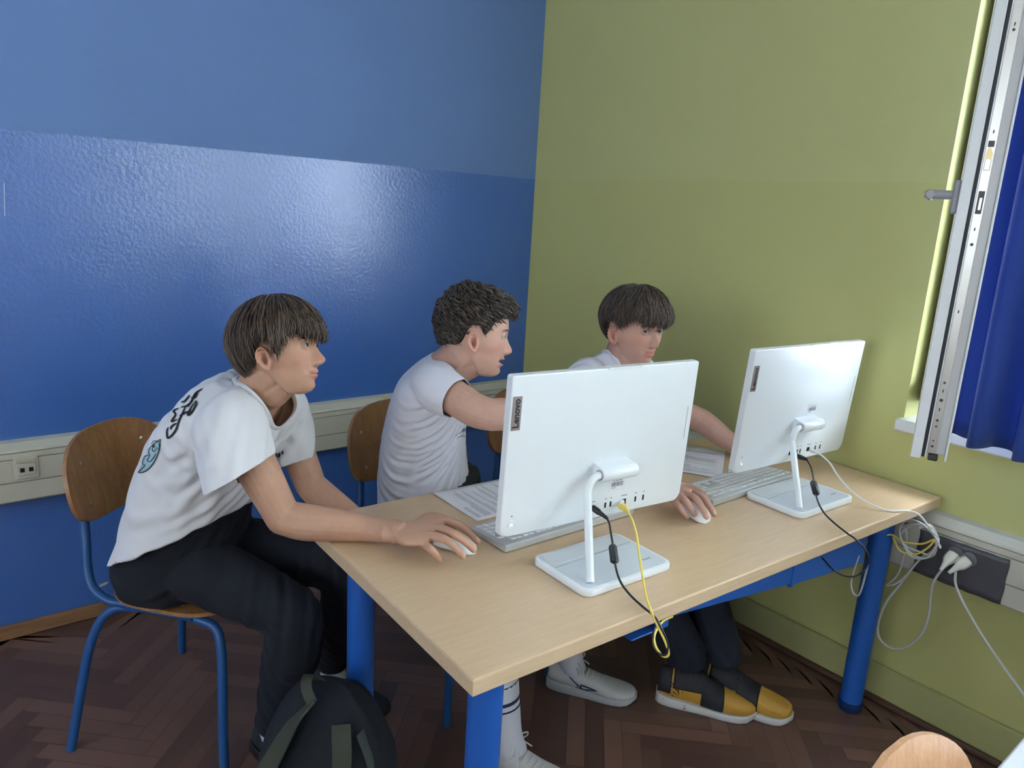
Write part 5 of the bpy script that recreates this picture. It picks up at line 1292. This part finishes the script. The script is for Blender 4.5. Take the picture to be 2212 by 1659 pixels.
# ------------------------------------------------------------------ person 2: boy leaning in the middle
M_SKIN2 = skin_mat('light skin', (.56, .335, .25), (.52, .20, .18), (.60, .24, .18))
M_TEE2 = mat('white jersey', (.72, .72, .78), .85, bump=.12, bscale=500, sheen=.1)
per2 = empty('person', (-1.15, -.98, 0)); tag(per2, 'boy with curly hair leaning in profile in the middle, right arm raised behind the screen', 'person')
hd2 = Head(at(1026, 722, 2.02), cd(.98, -.11, .08), cd(.08, 1, 0), .98)
h2 = cd(.97, 0, -.15); h2[2] = 0; h2 /= np.linalg.norm(h2); s2_ = np.array([-h2[1], h2[0], 0])     # to the sitter's left, into the room
b = MB()
nb2 = at(955, 805, 2.08); nt2 = hd2.w((0, -.022, -.045))
limb(b, [hd2.w((0, .025, -.068)), hd2.w((0, .0, -.085))*.6+nb2*.4], [.034, .046], n=20)
limb(b, [nb2, nb2*.45+nt2*.55, nt2], [.060, .0530, .054], n=24)
sr2, sl2 = at(948, 838, 1.95), at(965, 850, 2.24)
eloft(b, [(at(905, 1110, 2.30), h2*.10, s2_*.14), (at(915, 1010, 2.25), h2*.09, s2_*.12), (at(918, 920, 2.18), h2*.10, s2_*.135), (at(930, 855, 2.12), h2*.095, s2_*.14), (at(945, 820, 2.09), h2*.06, s2_*.09)])
el2 = at(1058, 896, 1.86); wr2 = at(1185, 908, 1.90)
limb(b, [sr2, at(985, 860, 1.91), at(1025, 885, 1.87), el2], [.052, .046, .044, .041], n=20)
limb(b, [el2, at(1100, 895, 1.865), at(1145, 902, 1.88), wr2], [.041, .041, .034, .026], n=20)
generic_hand(b, wr2, cd(.97, -.15, .05), cd(0, .9, .3), cd(-.1, .3, -.9), .3)
el2l = at(985, 1010, 2.40); wr2l = at(1030, 1080, 2.26)
limb(b, [sl2, at(975, 930, 2.33), el2l], [.050, .044, .039], n=18)
limb(b, [el2l, at(1008, 1050, 2.33), wr2l], [.039, .036, .026], n=18)
generic_hand(b, wr2l, cd(.9, -.25, -.3), cd(-.1, .5, -.8), cd(.3, .9, .1), .35)
# legs: seated, knees under the desk
hp2r, hp2l = np.array([-1.20, -.99, .55]), np.array([-1.03, -.93, .55])
kn2r, kn2l = np.array([-1.27, -1.39, .52]), np.array([-.90, -1.30, .52])
an2r, an2l = np.array([-1.222, -1.455, .115]), np.array([-.822, -1.285, .105])
for h_, k_, a_ in ((hp2r, kn2r, an2r), (hp2l, kn2l, an2l)):
    limb(b, [h_, (h_+k_)/2, k_], [.070, .064, .052], n=18); limb(b, [k_, k_*.6+a_*.4+np.array([.0, .015, 0]), a_], [.052, .050, .036], n=18)
build_body('body', per2, b, hd2, M_SKIN2, mouth=.8, vox=.0023, headargs=dict(o_up=.0042, o_lo=.0026, smile=.5, nose=.82))
M_H2 = hair_mat('dark brown hair', (.008, .006, .0045), (.11, .076, .05))
def zend2(ph):
    a = abs(math.degrees(ph))
    return np.interp(a, [0, 25, 45, 55, 64, 72, 80, 92, 98, 105, 112, 180], [.050, .050, .046, .030, .000, -.022, .008, .010, .000, -.032, -.050, -.056])
def thick2(th, ph):
    a = abs(ph); top = max(0, math.cos(th*.95)); fr = max(0, math.cos(ph))
    return .006+.019*top**.6+.016*fr*math.exp(-((th-.95)/.35)**2)
hair(per2, hd2, M_H2, zend2, thick2, 2400, 21, curl=.0085, rad=.0019, cap_in=.6)
brows(per2, hd2, M_H2, 5); eyes(per2, hd2, (.10, 1, -.12), (.10, .13, .12))
b = MB()
def ab2(A, B, dA, dB, hs, e=2.3):
    a, c_ = at(*A, dA), at(*B, dB); return ((a+c_)/2, (c_-a)/2, s2_*hs, e)
eloft(b, [ab2((828, 1105), (1012, 1068), 2.30, 2.27, .185), ab2((828, 1060), (1006, 1030), 2.28, 2.25, .18), ab2((828, 1000), (1000, 985), 2.25, 2.22, .172), ab2((836, 930), (1000, 935), 2.21, 2.17, .168), ab2((850, 865), (1000, 890), 2.17, 2.12, .165), ab2((872, 812), (992, 855), 2.13, 2.09, .165), ab2((905, 780), (985, 835), 2.11, 2.07, .13), ab2((932, 762), (975, 815), 2.09, 2.06, .085)], n=56)
sleeve(b, [at(935, 828, 1.98), at(952, 842, 1.945), at(975, 855, 1.915), at(992, 864, 1.895), at(1008, 872, 1.88)], [.060, .063, .058, .052, .050])
sleeve(b, [at(950, 835, 2.2), at(968, 868, 2.25), at(985, 905, 2.30), at(990, 920, 2.31)], [.06, .058, .055, .054])
c2r = at(984, 861, 1.90); n2r = el2-sr2; c2l = at(985, 905, 2.30); n2l = el2l-sl2
tee2 = garment('t_shirt', per2, b, M_TEE2, .0050,
    [(at(985, 960, 2.12), cd(.95, .25, 0), .026, .0050, .13, 1.), (at(965, 1010, 2.1), cd(.95, .35, 0), .030, .0055, .16, 2.), (at(870, 1040, 2.15), cd(.8, -.5, 0), .032, .0045, .12, 3.), (at(935, 900, 2.02), cd(.8, .3, 0), .03, .0045, .10, 4.), (at(850, 930, 2.1), cd(.1, .95, 0), .06, .003, .18, 5.), (at(950, 850, 1.95), cd(.3, .9, 0), .05, .003, .1, 6.)],
    [(c2r, n2r, c2r+n2r/np.linalg.norm(n2r)*.03, .085), (c2l, n2l, c2l+n2l/np.linalg.norm(n2l)*.03, .08), (at(920, 1078, 2.28), (0, 0, -1), at(920, 1090, 2.28), .30)])
nn2 = nt2-nb2; nn2 /= np.linalg.norm(nn2)
neckline('collar', tee2, at(966, 800, 2.07), nn2, .066, M_TEE2, per2, front=1.1, fdir=cd(1, -.5, 0))
conform_text(strokes([[(-.03, -.012), (-.01, .0), (0, .018), (.006, -.008), (.03, .0)], [(-.028, -.02), (-.01, -.014), (.01, -.022)], [(0, .018), (.004, .03)]], .0012), .06, mat('grey chest print', (.16, .16, .24), .6), per2, (at(1000, 925, 2.0), cd(.8, .15, 0), cd(-.15, .9, 0), cd(0, .1, -1)), tee2, 'shirt_print', subdiv=0)
M_SHORT = mat('black shorts', (.010, .010, .013), .8, bump=.2, bscale=300)
b = MB()
eloft(b, [(np.array([-1.13, -.95, .47]), h2*.13, s2_*.16), (np.array([-1.13, -.95, .54]), h2*.14, s2_*.175), (np.array([-1.14, -.97, .64]), h2*.125, s2_*.165), (np.array([-1.15, -.985, .71]), h2*.115, s2_*.15)])
for h_, k_ in ((hp2r, kn2r), (hp2l, kn2l)): limb(b, [h_, (h_+k_)/2, k_*.9+h_*.1], [.088, .086, .080], n=22)
garment('shorts', per2, b, M_SHORT, .008, [(np.array([-1.1, -1.1, .55]), (1, 0, 0), .05, .005, .25, 1.)],
    [(k_*.86+h_*.14, k_-h_, k_*.95+h_*.05, .12) for h_, k_ in ((hp2r, kn2r), (hp2l, kn2l))])
M_SOCK2 = mat('white ribbed sock', (.66, .66, .72), .9, bump=.5, bscale=150); M_NAVY = mat('navy stripe', (.015, .02, .07), .85)
M_WSO = mat('grey white rubber', (.50, .51, .53), .5); M_WSH = mat('white sneaker mesh', (.58, .57, .56), .6, bump=.25, bscale=160); M_LACE = mat('pale lace', (.66, .66, .64), .7); M_TOE = mat('grey suede', (.30, .29, .27), .8)
shoes2 = []
for a_, k_, dirv, st in ((an2r, kn2r, np.array([.42, -.91, 0]), 1), (an2l, kn2l, np.array([.60, -.80, 0]), 0)):
    q = MB(); limb(q, [a_*.60+k_*.40, a_*.8+k_*.2, a_, a_+np.array([0, 0, -.05])+dirv*.02], [.053, .046, .0405, .040], n=20); sk = q.build('sock', M_SOCK2, per2)
    if st:
        ax = k_-a_; ax /= np.linalg.norm(ax)
        for t, r, w_ in ((.115, .0470, .010), (.093, .0460, .0045), (.165, .0505, .004)):
            MB().tube([a_+ax*(t-w_/2), a_+ax*(t+w_/2)], [r+.002, r+.003], 24).build('sock_stripe', M_NAVY, sk)
    dirv /= np.linalg.norm(dirv); hl = a_-dirv*.072; hl[2] = 0; tt = hl+dirv*.295
    upo, w, hw, cy_, tp = shoe(per2, hl, tt, (M_WSO, M_WSH), 0, hgt=.105)
    laces(upo, w, cy_, tp, M_LACE, 6, t0=.34, t1=.62, bow=True, r=.0024); shoes2.append((upo, w, hw, cy_, tp))
def on_shoe(sh, pts, wd, m_, name, side=-1, off=.002):
    """marks on the flank of a shoe: pts in (t along, height)"""
    upo, w, hw, cy_, tp = sh; me = strokes([pts_ for pts_ in pts], wd); bm = bmesh.new(); bm.from_mesh(me); bmesh.ops.subdivide_edges(bm, edges=[e for e in bm.edges if e.calc_length() > .02], cuts=2)
    uo = upo.copy(); COL.objects.link(uo); ev = evaluated(uo); bpy.data.objects.remove(uo)
    tb_ = BVHTree.FromPolygons([v_.co[:] for v_ in ev.vertices], [p.vertices[:] for p in ev.polygons]); bad = []
    for v_ in bm.verts:
        t, z = v_.co.x, v_.co.y; p0 = w(t, cy_(t)+side*.12, z); p1 = w(t, cy_(t), z*.9+.004); d = Vector(p1-p0).normalized(); h = tb_.ray_cast(Vector(p0), d, .3)
        if h[0] is None: bad.append(v_); continue
        v_.co = h[0]-d*off
    bmesh.ops.delete(bm, geom=bad, context='VERTS'); bm.to_mesh(me); bm.free(); return link(name, me, m_, upo)
on_shoe(shoes2[1], [[(.22, .075), (.36, .045), (.42, .030), (.50, .036), (.58, .040)], [(.36, .045), (.36, .030), (.48, .030)], [(.42, .030), (.40, .046), (.58, .040)]], .0032, M_NAVY, 'shoe_emblem', side=1)
settle(per2)

# ------------------------------------------------------------------ person 3: boy behind the screens in the corner
M_SKIN3 = skin_mat('rosy skin', (.50, .295, .225), (.50, .20, .18), (.58, .22, .17))
per3 = empty('person', (-.62, -1.02, 0)); tag(per3, 'boy in the corner looking over the nearest computer towards the camera, head tilted', 'person')
hd3 = Head(at(1372, 706, 2.27), cd(.57, -.25, -.80), cd(.03, 1, -.12), .98)
h3 = np.array([.05, -1, 0]); h3 /= np.linalg.norm(h3); s3_ = np.array([-h3[1], h3[0], 0])
b = MB()
nb3 = at(1328, 812, 2.36); nt3 = hd3.w((0, -.025, -.045))
limb(b, [hd3.w((0, .025, -.068)), hd3.w((0, .0, -.085))*.6+nb3*.4], [.034, .046], n=20)
limb(b, [nb3, nb3*.45+nt3*.55, nt3], [.060, .0535, .054], n=24)
sr3, sl3 = at(1262, 838, 2.25), at(1402, 838, 2.42)
eloft(b, [(np.array([-.62, -1.02, .60]), h3*.10, s3_*.14), (np.array([-.64, -1.06, .75]), h3*.09, s3_*.125), (at(1328, 905, 2.43), h3*.085+UP*.03, s3_*.13), (at(1326, 860, 2.41), h3*.07+UP*.03, s3_*.14), (at(1326, 832, 2.39), h3*.045+UP*.01, s3_*.09)])
el3r = at(1290, 1000, 2.13); wr3r = atz(1433, 1052, .792)
limb(b, [sr3, at(1262, 920, 2.18), el3r], [.050, .045, .040], n=18)
limb(b, [el3r, el3r*.5+wr3r*.5, wr3r], [.040, .039, .026], n=18)
el3l = at(1478, 893, 2.50); wr3l = atz(1598, 968, .785)
limb(b, [sl3, at(1440, 870, 2.47), el3l], [.050, .045, .040], n=18)
limb(b, [el3l, at(1520, 912, 2.505), at(1560, 942, 2.50), wr3l], [.040, .040, .035, .027], n=20)
generic_hand(b, wr3l, np.array([.93, -.30, -.05]), np.array([-.30, -.93, 0]), (0, 0, 1), .25)
K = [atz(1492, 1060, .806), atz(1482, 1067, .810), atz(1470, 1074, .806), atz(1459, 1085, .798)]
F = [[atz(1519, 1076, .806), atz(1533, 1094, .795), atz(1542, 1110, .780)],
     [atz(1504, 1079, .812), atz(1517, 1098, .802), atz(1526, 1116, .784)],
     [atz(1482, 1083, .808), atz(1493, 1098, .796), atz(1501, 1111, .779)],
     [atz(1468, 1096, .796), atz(1477, 1108, .782), atz(1484, 1117, .769)]]
TH = [atz(1446, 1050, .790), atz(1474, 1048, .782), atz(1502, 1058, .773), atz(1522, 1072, .768)]
hand(b, wr3r, K, F, TH)
nails3 = [(f[2]+np.array([0, 0, .006])+(f[2]-f[1])/np.linalg.norm(f[2]-f[1])*.003, .0052) for f in F]
build_body('body', per3, b, hd3, M_SKIN3, vox=.0023, headargs=dict(o_up=.0044, o_lo=.0030, smile=.35, nose=.85), nails=nails3)
M_H3 = hair_mat('dark brown hair', (.012, .0085, .0065), (.14, .09, .06))
def zend3(ph):
    a = abs(math.degrees(ph)); 
    return np.interp(a, [0, 20, 38, 50, 62, 72, 80, 95, 108, 120, 140, 180], [.012, .012, .018, .030, .010, -.012, .012, .012, .004, -.045, -.060, -.064])
def thick3(th, ph):
    return .016+.012*math.sin(min(th*1.1, 1.57))-.020*max(0, th-1.45)*(1 if abs(ph) > 1.0 else .2)+.004*max(0, math.cos(ph))
hair(per3, hd3, M_H3, zend3, thick3, 3400, 31, rad=.00105, wave=.9)
brows(per3, hd3, M_H3, 9); eyes(per3, hd3, (.50, 1, .12), (.12, .13, .14))
b = MB()
c_ = at(1330, 850, 2.38)
eloft(b, [(np.array([-.62, -1.0, .58]), h3*.13, s3_*.18), (np.array([-.64, -1.05, .75]), h3*.125, s3_*.175), (at(1325, 905, 2.43), h3*.13+UP*.05, s3_*.18), (at(1322, 850, 2.41), h3*.12+UP*.05, s3_*.195), (at(1322, 810, 2.39), h3*.095+UP*.04, s3_*.185), (at(1326, 778, 2.38), h3*.065+UP*.03, s3_*.125), (at(1331, 758, 2.37), h3*.05+UP*.02, s3_*.075)], n=52)
sleeve(b, [at(1272, 812, 2.28), at(1256, 838, 2.24), at(1258, 900, 2.18), at(1260, 935, 2.16)], [.058, .064, .062, .060])
sleeve(b, [at(1390, 828, 2.42), at(1412, 848, 2.44), at(1440, 872, 2.47), at(1452, 880, 2.48)], [.056, .060, .057, .055])
c3r, n3r = at(1258, 922, 2.17), np.array(el3r)-sr3; c3l, n3l = at(1442, 873, 2.47), np.array(el3l)-sl3
tee3 = garment('t_shirt', per3, b, M_TEE2, .0055, [(at(1290, 800, 2.3), cd(.8, .5, 0), .035, .0045, .12, 1.), (at(1330, 900, 2.3), cd(.9, .2, 0), .05, .004, .3, 2.)],
    [(c3r, n3r, c3r+n3r/np.linalg.norm(n3r)*.035, .09), (c3l, n3l, c3l+n3l/np.linalg.norm(n3l)*.03, .085), (np.array([-.62, -1.0, .62]), (0, 0, -1), np.array([-.62, -1.0, .60]), .32)])
nn3 = nt3-nb3; nn3 /= np.linalg.norm(nn3)
neckline('collar', tee3, at(1342, 780, 2.35), nn3, .068, M_TEE2, per3, front=1.12, fdir=h3)
M_JEAN = mat('dark jeans', (.006, .009, .020), .88, bump=.3, bscale=260, var=.2, vscale=30)
an3r, an3l = np.array([-.575, -1.545, .115]), np.array([-.455, -1.600, .115])
hp3r, hp3l = np.array([-.72, -1.03, .55]), np.array([-.52, -1.03, .55]); kn3r, kn3l = np.array([-.68, -1.43, .53]), np.array([-.43, -1.44, .53])
b = MB()
eloft(b, [(np.array([-.62, -1.0, .46]), h3*.13, s3_*.16), (np.array([-.62, -1.0, .54]), h3*.14, s3_*.175), (np.array([-.62, -1.01, .66]), h3*.12, s3_*.165)])
for h_, k_, a_ in ((hp3r, kn3r, an3r), (hp3l, kn3l, an3l)):
    limb(b, [h_, (h_+k_)/2, k_], [.088, .080, .068], n=22); limb(b, [k_, k_*.55+a_*.45+np.array([0, .02, 0]), a_+UP*.07, a_+UP*.03], [.068, .072, .060, .058], n=22)
garment('jeans', per3, b, M_JEAN, .008, [(np.array([-.5, -1.5, .2]), (.9, .2, 0), .045, .006, .16, 1.), (np.array([-.6, -1.4, .5]), (.9, .2, 0), .05, .005, .2, 1.)], [(a_+UP*.03, (0, 0, -1), a_-UP*.02, .09) for a_ in (an3r, an3l)])
M_YEL = mat('mustard shoe leather', (.50, .27, .035), .55, bump=.2, bscale=120, var=.12, vscale=20); M_WRB = mat('white rubber', (.60, .60, .58), .5); M_RED = mat('red air window', (.40, .02, .03), .25); M_BKF = mat('black shoe strap', (.012, .012, .016), .7, bump=.4, bscale=140)
def overlay(sh, t0, t1, lo, hi, m_, name, off=.0030, nt_=16, na=36, tfun=None):
    """a panel hugging the shoe between t0 and t1, over the arc lo..hi (degrees, 0 = sitter's left flank, 90 = top)"""
    upo, w, hw, cy_, tp = sh; uo = upo.copy(); COL.objects.link(uo); ev = evaluated(uo); bpy.data.objects.remove(uo)
    tb_ = BVHTree.FromPolygons([v_.co[:] for v_ in ev.vertices], [p.vertices[:] for p in ev.polygons]); rows = []
    for i in range(nt_+1):
        r_ = []
        for j in range(na+1):
            a = math.radians(lo+(hi-lo)*j/na); t = t0+(t1-t0)*i/nt_ + (tfun(a, i/nt_) if tfun else 0); c_ = Vector(w(t, cy_(t), .028)); d = (Vector(w(t, cy_(t)+math.cos(a), .028+math.sin(a)))-c_).normalized()
            h = tb_.ray_cast(c_+d*.25, -d, .3); p = (h[0] if h[0] is not None else c_+d*.04); r_.append(tuple(p+d*(off*(1 if 0 < i < nt_ else .2))))
        rows.append(r_)
    return MB().loft(rows, closed=False).build(name, m_, upo, solid=.001)
for a_, dirv, k in ((an3r, np.array([.60, -.80, 0]), 0), (an3l, np.array([.42, -.90, 0]), 1)):
    dirv /= np.linalg.norm(dirv); hl = a_-dirv*.075; hl[2] = 0; tt = hl+dirv*.315
    sh = shoe(per3, hl, tt, (M_WRB, M_YEL), 0, hgt=.150, W=.105); upo, w, hw, cy_, tp = sh
    overlay(sh, .44, .66, -20, 200, M_BKF, 'strap')
    overlay(sh, .16, .46, 48, 132, M_BKF, 'tongue_panel', off=.004, tfun=lambda a, u: .012*math.sin(a*26)*u)
    overlay(sh, .01, .14, 30, 150, M_BKF, 'heel_collar', off=.004)
    laces(upo, w, cy_, tp, M_BKF, 4, t0=.36, t1=.56, bow=False, r=.003)
    for q in range(3):
        t = .50+.05*q; MB().loft([[w(t+dx, cy_(t)+hw(t)*.72+dy, tp(t)*.80+dz) for dx, dy in ((-.02, -.004), (.02, -.004), (.02, .004), (-.02, .004))] for dz in (0, .006)]).build('red_tab', M_RED, upo)
    MB().loft([[w(t, cy_(t)-s_*(hw(t)*1.0), z) for t, z in ((.06, .010), (.30, .008), (.30, .022), (.07, .026))] for s_ in (.9, 1.075)]).build('air_window', M_RED, upo)
    MB().loft([[w(t, cy_(t)+s_*(hw(t)*1.0), z) for t, z in ((.06, .010), (.30, .008), (.30, .022), (.07, .026))] for s_ in (.9, 1.075)]).build('air_window', M_RED, upo)
    on_shoe(sh, [[(.06, .085), (.10, .092), (.15, .088), (.17, .075)], [(.07, .075), (.09, .078), (.11, .074)], [(.12, .078), (.14, .080), (.155, .075)], [(.10, .070), (.095, .060), (.115, .056), (.13, .062)], [(.09, .050), (.12, .047), (.14, .052)], [(.17, .085), (.20, .080), (.22, .066), (.21, .050)], [(.18, .072), (.21, .066), (.23, .052)], [(.16, .060), (.19, .055), (.20, .042)], [(.20, .092), (.24, .080), (.26, .060)], [(.15, .050), (.165, .042), (.18, .036)]], .0022, M_BKF, 'shoe_drawing', side=1)
    on_shoe(sh, [[(.06, .085), (.10, .092), (.15, .088), (.17, .075)], [(.07, .075), (.09, .078), (.11, .074)], [(.12, .078), (.14, .080), (.155, .075)], [(.10, .070), (.095, .060), (.115, .056), (.13, .062)], [(.17, .085), (.20, .080), (.22, .066), (.21, .050)], [(.18, .072), (.21, .066), (.23, .052)], [(.16, .060), (.19, .055), (.20, .042)]], .0022, M_BKF, 'shoe_drawing', side=-1)
settle(per3)

# ------------------------------------------------------------------ backpack in front of the first boy's feet
M_BAG = mat('dark navy bag cloth', (.004, .006, .012), .85, bump=.4, bscale=250, var=.2, vscale=6); M_OLV = mat('olive webbing', (.040, .045, .030), .8, bump=.5, bscale=300); M_GRN = mat('grey green bag side', (.045, .06, .052), .8, bump=.3, bscale=200)
bagr = math.atan2(RC[0][1], RC[0][0])-.10
bag = empty('backpack', (-1.715, -1.345, 0), bagr); tag(bag, 'dark backpack with olive straps standing on the floor in front of the boy\'s feet', 'backpack')
def bagw(z): return np.interp(z, [0, .03, .12, .24, .33, .38, .40], [.120, .150, .155, .140, .105, .060, .02])
rings = []
for z in (0, .01, .03, .08, .14, .20, .26, .31, .345, .37, .385, .39):
    w_ = bagw(z)*1.12; dp = np.interp(z, [0, .03, .15, .30, .37, .39], [.085, .105, .115, .085, .05, .01]); cx = .012*math.sin(z*9)+z*.05
    rings.append([(cx+w_*np.sign(math.cos(a))*abs(math.cos(a))**.72+.004*math.sin(5*a+z*30), -.015*math.sin(z*8)+dp*np.sign(math.sin(a))*abs(math.sin(a))**.8+.003*math.sin(7*a+z*22), z) for a in np.linspace(0, 2*math.pi, 48, endpoint=False)])
bb = MB().loft(rings).build('bag_body', M_BAG, bag, sub=1)
def strap(name, pts, wv, m_, th=.004):
    P_ = spline(pts, 8); wv = np.array(wv, float); rings = []
    for i, p in enumerate(P_):
        t = P_[min(i+1, len(P_)-1)]-P_[max(i-1, 0)]; t /= np.linalg.norm(t); n_ = np.cross(t, wv); n_ /= np.linalg.norm(n_); w1 = np.cross(n_, t)*np.linalg.norm(wv)
        rings.append([p+w1+n_*th/2, p-w1+n_*th/2, p-w1-n_*th/2, p+w1-n_*th/2])
    return MB().loft(rings).build(name, m_, bag)
strap('shoulder_strap', [(.005, -.07, .385), (-.03, -.105, .345), (-.07, -.128, .27), (-.115, -.135, .18), (-.155, -.135, .09), (-.185, -.135, .02)], (.018, -.004, .018), M_OLV)
strap('shoulder_strap', [(.075, -.085, .345), (.088, -.12, .27), (.080, -.132, .18), (.070, -.133, .08), (.065, -.128, .01)], (.022, .0, .002), M_OLV)
strap('side_panel', [(.118, -.05, .32), (.148, -.06, .25), (.160, -.07, .16), (.166, -.07, .06)], (.006, .035, 0), M_GRN)
bag.scale = (1, 1, 1.07)
strap('grab_handle', [(.0, -.0, .385), (-.02, -.03, .415), (-.015, -.06, .405), (.005, -.075, .38)], (.012, 0, 0), M_OLV)
